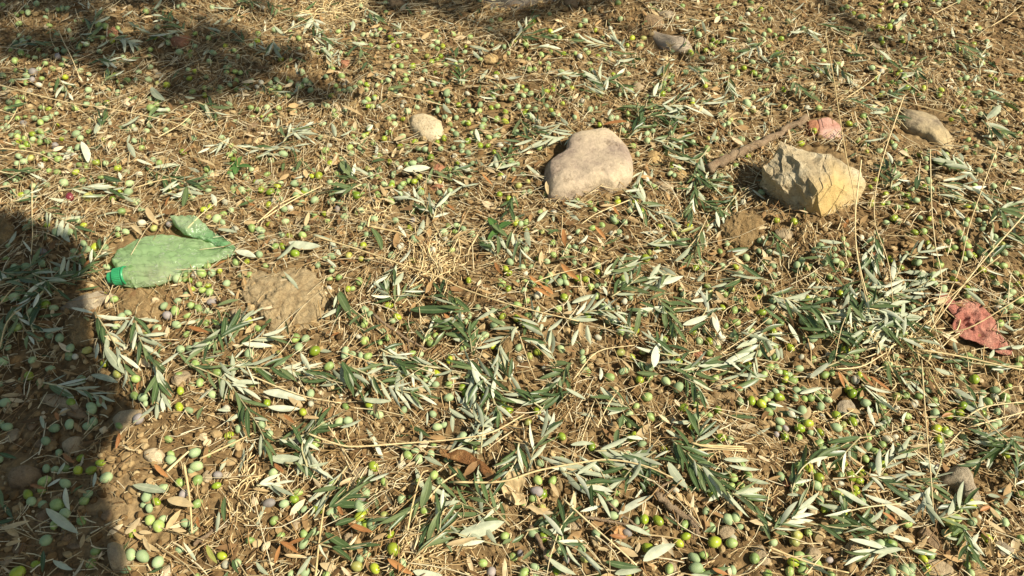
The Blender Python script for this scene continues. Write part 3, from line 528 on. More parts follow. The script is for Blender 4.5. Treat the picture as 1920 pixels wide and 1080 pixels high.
def mat_leaf(name, top, under, rib, rough_top=.38, transl=.18):
    m, nt, b, out = new_mat(name)
    g = N(nt, 'ShaderNodeNewGeometry'); r = rnd(nt)
    a = N(nt, 'ShaderNodeAttribute', attribute_name='across')
    r2 = math_(nt, 'FRACT', math_(nt, 'MULTIPLY', r, 7.31))
    ct = ramp(nt, r, top); cu = ramp(nt, r2, under)
    n = noise_node(nt, 70, 4, .6)
    blot = ramp(nt, n.outputs[0], [(.3, (.78, .78, .76)), (.7, (1.15, 1.15, 1.12))])
    ribf = math_(nt, 'SUBTRACT', 1.0, math_(nt, 'MULTIPLY', math_(nt, 'ABSOLUTE', a.outputs['Fac']), 6.0), True)
    ct2 = mixc(nt, ct.outputs[0], rib, math_(nt, 'MULTIPLY', ribf, .55))
    cu2 = mixc(nt, cu.outputs[0], (.62, .60, .42), math_(nt, 'MULTIPLY', ribf, .5))
    col = mixc(nt, ct2, cu2, g.outputs['Backfacing'])
    col = mixc(nt, col, blot.outputs[0], 1.0, 'MULTIPLY')
    nt.links.new(col, b.inputs['Base Color'])
    rg = N(nt, 'ShaderNodeMapRange'); nt.links.new(g.outputs['Backfacing'], rg.inputs[0]); rg.inputs[3].default_value = rough_top; rg.inputs[4].default_value = .7
    nt.links.new(rg.outputs[0], b.inputs['Roughness'])
    b.inputs['Specular IOR Level'].default_value = .45
    t = N(nt, 'ShaderNodeBsdfTranslucent'); nt.links.new(mixc(nt, col, (.25, .36, .06), .5), t.inputs[0])
    mx = N(nt, 'ShaderNodeMixShader'); mx.inputs[0].default_value = transl
    nt.links.new(b.outputs[0], mx.inputs[1]); nt.links.new(t.outputs[0], mx.inputs[2]); nt.links.new(mx.outputs[0], out.inputs[0])
    return m
def mat_olive(name, a, c, bloom, amt, rough=.38):
    m, nt, b, out = new_mat(name)
    r = rnd(nt)
    base = mixc(nt, a, c, r)
    n = noise_node(nt, 110, 5, .65); n2 = noise_node(nt, 900, 2, .5)
    bf = ramp(nt, n.outputs[0], [(.5-amt*.42, (0, 0, 0)), (.5-amt*.42+.22, (1, 1, 1))])
    f = math_(nt, 'MULTIPLY', bf.outputs[0], min(1.0, .35+amt*.6))
    col = mixc(nt, base, bloom, f)
    sp = ramp(nt, n2.outputs[0], [(.62, (1, 1, 1)), (.72, (1.2, 1.2, 1.1))])
    col = mixc(nt, col, sp.outputs[0], 1.0, 'MULTIPLY')
    n4 = noise_node(nt, 190, 3, .6); br = ramp(nt, n4.outputs[0], [(.70, (0, 0, 0)), (.76, (1, 1, 1))])
    col = mixc(nt, col, (.15, .105, .06), math_(nt, 'MULTIPLY', br.outputs[0], .75))
    vr = ramp(nt, math_(nt, 'FRACT', math_(nt, 'MULTIPLY', r, 5.7)), [(0, (.66, .68, .62)), (.6, (1, 1, 1)), (1, (1.14, 1.1, 1.0))])
    col = mixc(nt, col, vr.outputs[0], 1.0, 'MULTIPLY')
    nt.links.new(col, b.inputs['Base Color'])
    rr = math_(nt, 'ADD', math_(nt, 'MULTIPLY', f, .32), rough)
    nt.links.new(rr, b.inputs['Roughness'])
    b.inputs['Specular IOR Level'].default_value = .45
    b.inputs['Subsurface Weight'].default_value = .12; b.inputs['Subsurface Radius'].default_value = (.004, .005, .002); b.inputs['Subsurface Scale'].default_value = 1.0
    return m
M = {}
M['soil'] = mat_soil()
M['clod'] = mat_stone('dry_soil_clod', [(.3, (.27, .185, .09)), (.5, (.42, .31, .165)), (.75, (.54, .42, .24))], 55, .35, .97, 1.0)
M['clod_brown'] = mat_stone('brown_soil_clod', [(.3, (.20, .125, .05)), (.6, (.33, .225, .105)), (.8, (.42, .30, .15))], 45, .3, .97, .8)
M['beige'] = mat_stone('beige_limestone', [(.38, (.28, .21, .16)), (.48, (.39, .305, .215)), (.66, (.49, .39, .26))], 8, .2)
M['yellowrock'] = mat_stone('yellow_sandstone', [(.3, (.30, .225, .13)), (.5, (.43, .345, .21)), (.7, (.55, .475, .33))], 22, .2, .85, 1.0)
M['cream'] = mat_stone('cream_stone', [(.3, (.50, .38, .22)), (.7, (.70, .58, .38))], 40, .15)
M['ochre'] = mat_stone('ochre_stone', [(.3, (.36, .23, .09)), (.7, (.52, .37, .17))], 40, .2)
M['tan'] = mat_stone('tan_stone', [(.3, (.30, .22, .13)), (.7, (.46, .36, .22))], 40, .2)
M['grey'] = mat_stone('grey_stone', [(.3, (.26, .20, .13)), (.7, (.42, .35, .24))], 35, .2)
M['greyochre'] = mat_stone('grey_ochre_stone', [(.36, (.24, .19, .13)), (.52, (.36, .28, .16)), (.66, (.46, .35, .19))], 6, .2, .9, .7)
M['brown'] = mat_stone('brown_stone', [(.3, (.20, .13, .07)), (.7, (.33, .23, .13))], 40, .2)
M['brick'] = mat_stone('brick_red_stone', [(.3, (.30, .12, .06)), (.7, (.42, .21, .12))], 40, .2)
M['shard'] = mat_stone('fired_clay', [(.3, (.36, .15, .10)), (.5, (.50, .29, .22)), (.75, (.60, .42, .34))], 14, .12, .8, .3)
M['rag'] = mat_stone('faded_red_plastic', [(.30, (.36, .12, .085)), (.5, (.43, .17, .12)), (.70, (.52, .27, .19))], 30, .3, .6, .8)
M['slate'] = mat_stone('grey_slate', [(.3, (.30, .235, .165)), (.7, (.44, .36, .26))], 20, .15)
M['bark'] = mat_stone('olive_bark', [(.3, (.10, .08, .06)), (.55, (.22, .185, .145)), (.8, (.33, .29, .23))], 30, .3, .95, 1.0)
M['stick'] = mat_stone('dead_wood', [(.3, (.22, .14, .08)), (.6, (.36, .26, .16)), (.8, (.46, .36, .24))], 60, .25, .9, .8)
M['straw'] = mat_random('dry_straw', [(0, (.17, .10, .045)), (.12, (.36, .21, .085)), (.24, (.44, .29, .12)), (.45, (.56, .42, .22)), (.75, (.70, .58, .34)), (1, (.84, .75, .52))], .6, .35, .15)
M['stalk'] = mat_random('dry_grass_stalk', [(0, (.54, .41, .20)), (1, (.74, .60, .34))], .55, .35)
M['crumb'] = mat_random('soil_crumb', [(0, (.12, .072, .030)), (.35, (.21, .135, .06)), (.75, (.32, .225, .11)), (.95, (.44, .335, .18)), (1, (.60, .50, .33))], .95, .15)
M['chip'] = mat_random('dry_leaf_litter', [(0, (.12, .07, .03)), (.25, (.26, .15, .065)), (.5, (.38, .245, .11)), (.75, (.54, .41, .22)), (1, (.72, .60, .40))], .75, .25, .15)
SILV = [(0, (.33, .36, .24)), (.5, (.48, .51, .36)), (1, (.68, .69, .53))]
M['leaf'] = mat_leaf('olive_leaf', [(0, (.04, .072, .026)), (.5, (.075, .12, .04)), (1, (.17, .21, .09))], SILV, (.30, .36, .18))
M['leafy'] = mat_leaf('yellow_green_leaf', [(0, (.22, .24, .05)), (1, (.34, .34, .09))], SILV, (.45, .42, .2))
M['weed'] = mat_leaf('weed_leaf', [(0, (.05, .12, .03)), (1, (.10, .20, .045))], [(0, (.12, .20, .08)), (1, (.18, .26, .1))], (.2, .3, .1))
M['tan_leaf'] = mat_leaf('dry_tan_leaf', [(0, (.42, .29, .14)), (1, (.60, .46, .26))], [(0, (.50, .38, .21)), (1, (.68, .55, .35))], (.5, .36, .18), .6)
M['rust_leaf'] = mat_leaf('rusty_dry_leaf', [(0, (.30, .12, .04)), (1, (.50, .23, .08))], [(0, (.42, .22, .09)), (1, (.60, .36, .17))], (.5, .28, .1), .55)
M['husk'] = mat_stone('rust_brown_husk', [(.35, (.16, .07, .025)), (.5, (.30, .14, .05)), (.65, (.44, .25, .10))], 60, .3, .8, .8)
M['twig'] = mat_random('green_twig', [(0, (.30, .26, .14)), (.6, (.44, .40, .22)), (1, (.56, .50, .30))], .7, .3)
M['l'] = mat_olive('lime_olive_skin', (.19, .28, .015), (.36, .40, .03), (.38, .44, .14), .10, .30)
M['m'] = mat_olive('green_olive_skin', (.17, .27, .035), (.26, .35, .06), (.36, .44, .20), .42, .36)
M['p'] = mat_olive('dusty_olive_skin', (.165, .25, .07), (.25, .335, .115), (.35, .43, .245), .62, .45)
M['w'] = mat_olive('whitish_olive_skin', (.38, .35, .24), (.46, .41, .29), (.50, .47, .36), .8, .5)
M['u'] = mat_olive('purple_olive_skin', (.14, .10, .10), (.24, .19, .17), (.34, .30, .28), .6, .45)
M['y'] = mat_olive('yellow_olive_skin', (.28, .29, .05), (.38, .34, .07), (.40, .42, .2), .3, .36)
M['r'] = mat_olive('wine_olive_skin', (.12, .012, .02), (.14, .015, .025), (.3, .12, .14), .15, .22)

# ------------------------------------------------------------------ ground sheet
def axis(a, b, step, lim):
    core = list(np.arange(a, b, step)); out = []
    v = b; s = step
    while v < lim: out.append(v); s *= 1.28; v += s
    neg = []; v = a; s = step*1.28
    while v > -lim: v -= s; neg.append(v); s *= 1.28
    return np.array(neg[::-1]+core+out)
def build_ground():
    xs = axis(-1.5, 1.5, .0036, 120); ys = axis(.25, 2.15, .0036, 120)
    X, Y = np.meshgrid(xs, ys); x = X.ravel(); y = Y.ravel()
    near = np.clip(1-np.maximum(np.abs(x)-3, 0)/6, 0, 1)*np.clip(1-np.maximum(np.abs(y-1)-3, 0)/6, 0, 1)
    z = H(x, y)
    lump = np.clip(.55-cell(x*38, y*38, 3), 0, 1)*.010*vnoise(x*14, y*14, 8) + np.clip(.55-cell(x*85+3, y*85, 4), 0, 1)*.0048
    z = z + lump*near - .004 + .0035*(vnoise(x*45, y*45, 6)-.5)*near + .0020*(vnoise(x*120, y*120, 7)-.5)*near
    far = np.hypot(x, y-1)
    z = z + np.where(far > 6, (vnoise(x*.12, y*.12, 5)-.5)*np.minimum((far-6)*.05, 1.2), 0)
    nx, ny = len(xs), len(ys)
    idx = np.arange(nx*ny).reshape(ny, nx)
    F = np.stack([idx[:-1, :-1].ravel(), idx[:-1, 1:].ravel(), idx[1:, 1:].ravel(), idx[1:, :-1].ravel()], 1)
    o = link('ground', mesh_np('ground', np.stack([x, y, z], 1), F, None, [M['soil']]))
    tag(o, 'brown stony soil of the olive grove under the litter', 'ground', kind='structure')
build_ground()

# ------------------------------------------------------------------ leaf geometry
LT = 8
def leaf_geo(L, W, fold=.25, bend=.1, twist=0.0, nl=LT, na=3, rng=random):
    # leaf along +X from the origin, face up (+Z)
    ts = np.linspace(0, 1, nl+1); us = np.linspace(-1, 1, na)
    prof = np.sin(np.pi*np.clip(ts*.96+.02, 0, 1)**.86)**.8
    prof[0] = .09; prof[-1] = .015
    side = rng.uniform(-.06, .06)*L
    V = []
    for t, w in zip(ts, prof):
        ang = bend*(t-.2)*2
        cx = L*t*(1-.12*bend*bend*t); cz = -L*bend*t*t*.5
        tw = twist*t
        for u in us:
            yy = u*w*W*.5; zz = abs(u)*fold*w*W*.5 + .02*W*math.sin(t*9+u*2)
            y2 = yy*math.cos(tw)-zz*math.sin(tw); z2 = yy*math.sin(tw)+zz*math.cos(tw)
            V.append((cx, y2+side*math.sin(t*math.pi), cz+z2))
    F = []
    for i in range(nl):
        for j in range(na-1):
            a = i*na+j
            F.append((a, a+na, a+na+1, a+1))
    A = np.tile(us, nl+1)
    return np.array(V), np.array(F), A
def frame_from(dirv, roll, up=Vector((0, 0, 1))):
    x = dirv.normalized(); y = up.cross(x)
    if y.length < 1e-3: y = Vector((0, 1, 0)).cross(x)
    y.normalize(); z = x.cross(y)
    m = np.array([[x.x, y.x, z.x], [x.y, y.y, z.y], [x.z, y.z, z.z]])
    c, s = math.cos(roll), math.sin(roll)
    return m @ np.array([[1, 0, 0], [0, c, -s], [0, s, c]])
def cat(parts):
    V = []; F = []; A = []; n = 0
    for v, f, a in parts:
        V.append(v); F.append(np.asarray(f)+n); A.append(a); n += len(v)
    return np.concatenate(V), np.concatenate(F), np.concatenate(A)
# many leaves at once (low poly), for the tree crown and the scattered litter
def leaf_cloud(P, D, roll, L, W, bend, nl=4):
    n = len(P)
    D = D/np.linalg.norm(D, axis=1, keepdims=True)
    up = np.array([0, 0, 1.0]); Yv = np.cross(np.broadcast_to(up, D.shape), D)
    Yn = np.linalg.norm(Yv, axis=1, keepdims=True); Yv = np.where(Yn > 1e-3, Yv/np.maximum(Yn, 1e-6), np.array([[0, 1.0, 0]]))
    Zv = np.cross(D, Yv)
    c = np.cos(roll)[:, None]; s = np.sin(roll)[:, None]
    Y2 = Yv*c+Zv*s; Z2 = -Yv*s+Zv*c
    ts = np.linspace(0, 1, nl+1); prof = np.sin(np.pi*np.clip(ts*.96+.02, 0, 1)**.86)**.8; prof[0] = .1; prof[-1] = .02
    us = (-1, 0, 1)
    V = np.zeros((n, (nl+1)*3, 3)); A = np.zeros((n, (nl+1)*3))
    for i, (t, w) in enumerate(zip(ts, prof)):
        for j, u in enumerate(us):
            V[:, i*3+j] = P + D*(L*t)[:, None] + Y2*(u*w*W*.5)[:, None] + Z2*((abs(u)*.22*w*W*.5) - L*bend*t*t*.5)[:, None]
            A[:, i*3+j] = u
    f = []
    for i in range(nl):
        for j in range(2):
            a = i*3+j; f.append((a, a+3, a+4, a+1))
    f = np.array(f)
    F = (f[None]+(np.arange(n)*(nl+1)*3)[:, None, None]).reshape(-1, 4)
    return V.reshape(-1, 3), F, A.ravel()

# ------------------------------------------------------------------ olive tree beyond the top edge; its crown is out of view, shaped to cast the wanted shade patches
SHADE = [ # photo outline of each patch of shade on the ground, height of the boughs that cast it, leaf density
 ([(-230, 430), (-90, 380), (20, 392), (62, 418), (140, 452), (168, 500), (158, 560), (178, 600), (190, 660), (218, 715), (262, 745), (255, 790), (215, 815), (192, 862), (207, 920), (222, 985), (240, 1080), (250, 1190), (215, 1330), (60, 1400), (-80, 1340), (-240, 1420), (-420, 1260), (-390, 1080), (-520, 900), (-380, 760), (-470, 620), (-330, 520)], 1.35, 7.0),
 ([(-300, -140), (480, -140), (470, 0), (330, 8), (420, 50), (560, 92), (660, 140), (655, 200), (540, 205), (440, 228), (300, 210), (225, 165), (110, 118), (0, 120), (-300, 150)], 2.8, 3.3),
 ([(-300, 120), (40, 120), (90, 160), (20, 200), (-300, 240)], 2.8, 1.6),
 ([(480, -140), (560, -140), (520, 12), (500, 60), (440, 20)], 2.8, 1.6),
 ([(640, -140), (1260, -140), (1250, 18), (1100, 22), (1000, 50), (880, 62), (760, 42), (690, 28)], 2.7, 2.6),
 ([(1225, 50), (1330, 78), (1372, 120), (1330, 145), (1260, 112), (1205, 75)], 2.2, 2.2),
 ([(1400, -80), (1560, -80), (1560, 10), (1610, 40), (1680, 72), (1745, 108), (1725, 128), (1640, 95), (1560, 55), (1480, 22), (1400, 5)], 2.2, 2.2),
 ([(860, 55), (1010, 60), (985, 95), (915, 92)], 2.7, 1.6),
 ([(360, -60), (470, -60), (450, 5), (380, 18)], 2.7, 1.2)]
def in_poly(x, y, poly):
    inside = np.zeros(len(x), bool); n = len(poly); j = n-1
    for i in range(n):
        xi, yi = poly[i]; xj, yj = poly[j]
        c = ((yi > y) != (yj > y)) & (x < (xj-xi)*(y-yi)/(yj-yi+1e-12)+xi)
        inside ^= c; j = i
    return inside
def build_tree():
    base = gp(975, 0); base = Vector((base.x, base.y+.175, h(base.x, base.y)))
    root = empty('olive_tree', base, 'old grey olive tree whose trunk foot just enters at the top edge', 'tree')
    sdn = np.array(sd)
    parts = []; hubs = []; twigs = []
    for poly, Hh, dens in SHADE:
        wp = [(at(px, py, 0).x, at(px, py, 0).y) for px, py in poly]
        xs_ = np.array([p[0] for p in wp]); ys_ = np.array([p[1] for p in wp])
        area = .5*abs(np.dot(xs_, np.roll(ys_, 1))-np.dot(ys_, np.roll(xs_, 1)))
        n = int(dens*area/3.6e-4*1.15)
        bx = RNG.uniform(xs_.min(), xs_.max(), n*8); by = RNG.uniform(ys_.min(), ys_.max(), n*8)
        ok = in_poly(bx, by, wp); bx = bx[ok][:n]; by = by[ok][:n]; k = len(bx)
        hh = Hh + RNG.uniform(-.16, .16, k)
        P = np.stack([bx, by, np.zeros(k)], 1)+sdn[None]*(hh/sdn[2])[:, None]
        a = RNG.uniform(0, 2*np.pi, k); el = RNG.uniform(-.6, .5, k)
        D = np.stack([np.cos(a)*np.cos(el), np.sin(a)*np.cos(el), np.sin(el)], 1)
        L = RNG.uniform(.040, .062, k)
        tip = P+D*L[:, None]; tg = tip-sdn[None]*(tip[:, 2]/sdn[2])[:, None]
        ok = in_poly(tg[:, 0], tg[:, 1], wp)
        if Hh > 2: ok &= (vnoise(tg[:, 0]*7, tg[:, 1]*11, 31)+.9*vnoise(tg[:, 0]*17, tg[:, 1]*24, 32)) > .96
        P, D, L = P[ok], D[ok], L[ok]; k = len(P)
        parts.append(leaf_cloud(P, D, RNG.uniform(-1.2, 1.2, k), L, L*.24, RNG.uniform(-.2, .4, k), 3))
        c = Vector((float(P[:, 0].mean()), float(P[:, 1].mean()), float(P[:, 2].mean())))
        hubs.append(c); twigs.append(P[RNG.choice(k, min(46, k), replace=False)])
    V, F, A = cat(parts)
    link('crown', mesh_np('crown', shift(V, base), F, {'across': A}, [M['leaf']]), root)  # unseen foliage, kept only where its shadow fills a SHADE outline
    mb = MB()
    top = base+Vector((.10, .10, 1.25))
    pts = smooth_line([base+Vector((0, 0, -.08)), base+Vector((.0, .02, .25)), base+Vector((.04, .06, .7)), top], 5)
    rr = [.205-.10*(i/(len(pts)-1))**.6 for i in range(len(pts))]; rr[0] = .26; rr[1] = .235
    mb.tube(pts, rr, 22, .16)
    link('trunk', mb.mesh('trunk', M['bark'], base), root)
    for c, tw in zip(hubs, twigs):
        lb = MB()
        mid = top.lerp(c, .5)+Vector((0, .12, .22))
        if c.z < 1.7: line = smooth_line([top, Vector((-.75, 1.45, 1.75)), Vector((-.55, .45, 1.65)), c], 6)  # low bough routed so its own shadow falls outside the view
        else: line = smooth_line([top, mid, c], 7)
        lb.tube(line, [.042*(1-.8*i/(len(line)-1)) for i in range(len(line))], 8, .1)
        for q in tw:
            q = Vector(q); s_ = min(line, key=lambda p: (p-q).length)
            lb.tube([s_, s_.lerp(q, .5)+Vector((0, 0, .03)), q], [.006, .004, .002], 4)
        link('limb', lb.mesh('limb', M['bark'], base), root)
build_tree()

STONES = [(1105, 300, 84, 58), (1530, 335, 98, 66), (798, 232, 34, 24), (285, 850, 22, 16), (42, 887, 34, 22), (132, 832, 18, 20), (216, 1038, 20, 28), (235, 778, 32, 18), (1798, 905, 42, 38), (1741, 240, 58, 40), (1550, 238, 34, 22), (320, 475, 125, 45), (1820, 610, 38, 26), (1255, 78, 45, 22)]
# ------------------------------------------------------------------ landmarks used to say which one is which
LAND = [(285, 850, 'the white pebble'), (320, 480, 'the crushed green bottle'), (1105, 300, 'the big beige boulder'), (1530, 335, 'the yellow angular rock'),
 (798, 232, 'the small cream stone'), (1420, 270, 'the thick brown stick'), (1550, 235, 'the pink clay shard'), (1830, 615, 'the crumpled red scrap'),
 (1798, 890, 'the jagged grey brown stone'), (555, 565, 'the crumbly pale clod'), (1395, 425, 'the round brown clod'), (255, 568, 'the smooth brown clod'),
 (870, 878, 'the rust crumpled leaf'), (215, 1035, 'the upright tan stone'), (42, 887, 'the shaded flat brown stone'), (132, 832, 'the shaded tan wedge stone'),
 (340, 712, 'the square tan pebble'), (455, 905, 'the pale root tuft'), (160, 565, 'the grey bark chunk'), (1583, 767, 'the six-sided grey stone'),
 (1427, 1042, 'the pale bottom edge stone'), (655, 868, 'the flat tan slab'), (1265, 955, 'the rough dead twig'), (1741, 1016, 'the lower right flat stone'),
 (947, 640, 'the fist of brown soil'), (1741, 235, 'the grey ochre boulder'), (1255, 78, 'the dark slate'), (242, 195, 'the upper left cream pebble'),
 (920, 112, 'the topmost ochre pebble'), (131, 372, 'the wine red olive'), (1160, 1010, 'the orange dry leaf'), (1341, 715, 'the centre right tan pebble'),
 (1655, 645, 'the dry grass clump'), (555, 1010, 'the tan pebbles by the bottom edge'), (710, 400, 'the straw root tuft'), (1235, 700, 'the pointed white leaf')]
ORD = ['nearest', 'second nearest', 'third nearest', 'fourth nearest', 'fifth nearest', 'sixth nearest', 'seventh nearest', 'eighth nearest', 'ninth nearest', 'tenth nearest', 'eleventh nearest', 'twelfth nearest', 'thirteenth nearest', 'fourteenth nearest', 'fifteenth nearest', 'sixteenth nearest', 'seventeenth nearest', 'eighteenth nearest', 'nineteenth nearest', 'twentieth nearest']
PENDING = []     # (object, look, px, py)
def later(o, look, px, py): PENDING.append((o, look, px, py))
def finish_labels():
    groups = {}
    for o, look, px, py in PENDING:
        cands = [l for l in LAND if math.hypot(l[0]-px, l[1]-py) > 12]
        l = min(cands, key=lambda q: math.hypot(q[0]-px, q[1]-py))
        dx, dy = px-l[0], py-l[1]
        if abs(dx) > abs(dy)*1.1: side = 'right of' if dx > 0 else 'left of'
        else: side = 'in front of' if dy > 0 else 'beyond'
        groups.setdefault((look, side, l[2]), []).append((math.hypot(dx, dy), o))
    for (look, side, nm), lst in groups.items():
        lst.sort(key=lambda t: t[0])
        for i, (d, o) in enumerate(lst):
                o['label'] = f'{look} {side} {nm}' + ('' if len(lst) == 1 else f', {ORD[min(i, 19)]}')

# ------------------------------------------------------------------ stones
def poly_radius(poly, cx, cy, ang):
    dx, dy = math.cos(ang), math.sin(ang); best = 0
    n = len(poly)
    for i in range(n):
        x1, y1 = poly[i]; x2, y2 = poly[(i+1) % n]
        ex, ey = x2-x1, y2-y1; den = dx*ey-dy*ex
        if abs(den) < 1e-9: continue
        t = ((x1-cx)*ey-(y1-cy)*ex)/den; s_ = ((x1-cx)*dy-(y1-cy)*dx)/den
        if t > 0 and -1e-6 <= s_ <= 1+1e-6: best = max(best, t)
    return best
PROF = [(1.0, -.35), (1.02, 0.0), (1.0, .22), (.965, .42), (.91, .60), (.82, .76), (.70, .88), (.55, .95), (.38, .99), (.20, 1.0), (0.03, 1.0)]
PROF2 = [(1.0, -.35), (1.01, 0.0), (1.01, .28), (.99, .52), (.955, .72), (.90, .86), (.81, .94), (.66, .985), (.42, 1.01), (.20, 1.02), (.03, 1.02)]
def outline_stone(name, outline, Hs, mat, label, cat_, seed=0, dips=(), rough=.10, flat=1.0, zmid=.45, sink=.006, parent=None, seg=88, psub=2, lumpy=0.0, prof_=None, facets=0):
    PR = prof_ or PROF
    zc = Hs*zmid
    pts = [at(px, py, zc) for px, py in outline]
    cpx = sum(p[0] for p in outline)/len(outline); cpy = sum(p[1] for p in outline)/len(outline)
    c = at(cpx, cpy, zc); gz = h(c.x, c.y)
    pts = [at(px, py, zc+gz) for px, py in outline]; c = at(cpx, cpy, zc+gz)
    poly = [(p.x, p.y) for p in pts]
    rp = np.array([poly_radius(poly, c.x, c.y, 2*math.pi*k/seg) for k in range(seg)])
    kern = np.exp(-(np.arange(-seg//2, seg//2)/(seg*.11))**2); kern /= kern.sum()
    rs = np.array([sum(kern[q]*rp[(k+q-seg//2) % seg] for q in range(seg)) for k in range(seg)])
    rs = rs*min(1.0, float((rp/rs).min())*1.12)
    V = []; sz = math.sqrt((max(p[0] for p in poly)-min(p[0] for p in poly))*(max(p[1] for p in poly)-min(p[1] for p in poly)))
    prof = []
    for i in range(len(PR)-1):
        for k in range(psub):
            t = k/psub; prof.append((PR[i][0]*(1-t)+PR[i+1][0]*t, PR[i][1]*(1-t)+PR[i+1][1]*t))
    prof.append(PR[-1])
    for s_, zf in prof:
        for k in range(seg):
            a = 2*math.pi*k/seg
            mixw = min(1, max(0, s_))**2.2; r = (rp[k]*mixw+rs[k]*(1-mixw))*s_
            x, y = c.x+r*math.cos(a), c.y+r*math.sin(a)
            z = Hs*zf*flat
            q = Vector((x, y, z))*(5.0/sz)+Vector((seed, seed*2, 0))
            n1 = mnoise.fractal(q*.45, 1.0, 2.0, 5)
            nn = mnoise.fractal(q*2.6, .9, 2.0, 4)
            d = (n1*1.3*rough + nn*.18*rough)*sz*.28
            if zf <= 0: d *= .3
            if lumpy:
                w3 = Vector((x, y, z)); d += lumpy*(mnoise.fractal(w3*85+Vector((seed, 0, 0)), .7, 2.1, 5)*.0042-abs(mnoise.noise(w3*160))*.0035-abs(mnoise.noise(w3*47+Vector((7, 0, 0))))*.006)
            for (dx_, dy_, dr, dd) in dips:
                e = at(dx_, dy_, zc+gz); w = math.exp(-(((x-e.x)**2+(y-e.y)**2)/dr**2))
                z -= dd*w*max(zf, 0)
            x += math.cos(a)*d*.35; y += math.sin(a)*d*.35; z += d*(.4+.6*max(zf, 0))*.55
            V.append((x-c.x, y-c.y, z))
    if facets:                       # broken faces
        rg = np.random.default_rng(seed+60); A_ = np.array(V); sc = np.array([np.abs(A_[:, 0]).max(), np.abs(A_[:, 1]).max(), Hs*1.05]); A_ = A_/sc
        for _ in range(facets):
            nv = rg.normal(size=3); nv[2] = abs(nv[2])*.9+.25; nv /= np.linalg.norm(nv); dd = rg.uniform(.66, .88)
            tt = A_@nv-dd; A_ = A_-np.where(tt > 0, tt*.9, 0)[:, None]*nv[None]
        V = [tuple(q) for q in A_*sc]
    nr = len(prof); F = []
    for i in range(nr-1):
        for k in range(seg):
            k2 = (k+1) % seg; F.append((i*seg+k, i*seg+k2, (i+1)*seg+k2, (i+1)*seg+k))
    me = bpy.data.meshes.new(name)
    V.append((0, 0, V[-1][2]))
    Fc = [((nr-1)*seg+k, (nr-1)*seg+(k+1) % seg, len(V)-1) for k in range(seg)]
    me.from_pydata(V, [], F+Fc); me.materials.append(mat)
    for p in me.polygons: p.use_smooth = True
    me.update()
    o = link(name, me, parent)
    o.location = (c.x, c.y, gz-sink)
    if cat_: tag(o, label, cat_)
    return o
def z3(pts, ox, oy, k): return [(ox+x/k, oy+y/k) for x, y in pts]

outline_stone('boulder', z3([(492, 410), (535, 340), (640, 305), (800, 280), (880, 255), (960, 240), (1040, 290), (1110, 370), (1190, 450), (1235, 560), (1245, 680), (1230, 760), (1170, 820), (1080, 862), (1030, 900), (940, 900), (860, 895), (760, 925), (600, 985), (420, 1010), (300, 990), (260, 880), (240, 760), (255, 650), (320, 597), (405, 558), (478, 505)], 980, 200, 6),
              .050, M['beige'], 'big smooth beige boulder with a notch in its left side, the largest stone', 'boulder', 3, dips=[(1133, 292, .030, .003)], rough=.10, psub=3, seg=120, prof_=PROF2)
outline_stone('stone', z3([(380, 640), (460, 630), (530, 650), (570, 675), (578, 720), (560, 775), (520, 780), (450, 765), (400, 725), (380, 690)], 640, 0, 3),
              .026, M['cream'], 'small rounded cream stone lying alone above the middle of the photo', 'stone', 8, rough=.16)
outline_stone('pebble', z3([(795, 370), (860, 350), (905, 362), (920, 385), (910, 430), (850, 442), (800, 405)], 0, 720, 3),
              .016, M['cream'], 'white pebble on bare soil at the lower left, just out of the shade', 'pebble', 5, rough=.16)
outline_stone('stone', z3([(30, 515), (60, 465), (140, 445), (215, 462), (222, 510), (160, 560), (100, 572), (40, 567)], 0, 720, 3),
              .026, M['brown'], 'flat brown stone in the shade at the lower left edge', 'stone', 11, rough=.16)
outline_stone('stone', z3([(338, 330), (395, 292), (450, 283), (448, 340), (415, 380), (385, 397), (345, 370)], 0, 720, 3),
              .022, M['tan'], 'tan wedge shaped stone in the shade, up right of the flat brown stone', 'stone', 12, rough=.14)
outline_stone('stone', z3([(595, 882), (640, 876), (685, 900), (712, 965), (690, 1035), (620, 1042), (600, 960)], 0, 720, 3),
              .030, M['tan'], 'upright tan stone at the shade edge near the bottom left', 'stone', 14, rough=.14)
outline_stone('stone', z3([(620, 190), (660, 150), (730, 138), (800, 132), (785, 175), (740, 215), (690, 250), (640, 240)], 0, 720, 3),
              .022, M['tan'], 'flat olive brown stone in the shade below the long drooping sprig', 'stone', 15, rough=.12)
outline_stone('stone', z3([(270, 85), (330, 52), (400, 70), (440, 110), (500, 185), (470, 190), (400, 140), (310, 118)], 0, 720, 3),
              .018, M['tan'], 'long low tan stone half buried in the shade', 'stone', 16, rough=.14)
outline_stone('stone', z3([(150, 455), (160, 400), (200, 230), (420, 205), (560, 210), (520, 250), (430, 280), (300, 310), (160, 310)], 600, 815, 4),
              .014, M['tan'], 'flat tan stone slab half covered by leaves, left of lime olive', 'stone', 17, rough=.12)
outline_stone('stone', z3([(1310, 300), (1380, 250), (1440, 222), (1500, 240), (1540, 320), (1560, 400), (1620, 500), (1560, 530), (1470, 470), (1430, 400), (1300, 360)], 1440, 810, 4),
              .032, M['grey'], 'jagged grey brown stone at the lower right with dark shadow on its left', 'stone', 21, rough=.2)
outline_stone('stone', z3([(1225, 640), (1250, 595), (1340, 605), (1430, 640), (1480, 700), (1560, 790), (1520, 850), (1450, 810), (1380, 750), (1290, 715), (1240, 680)], 1280, 0, 3),
              .020, M['greyochre'], 'grey ochre boulder lying low among olives at the upper right', 'stone', 22, rough=.18)
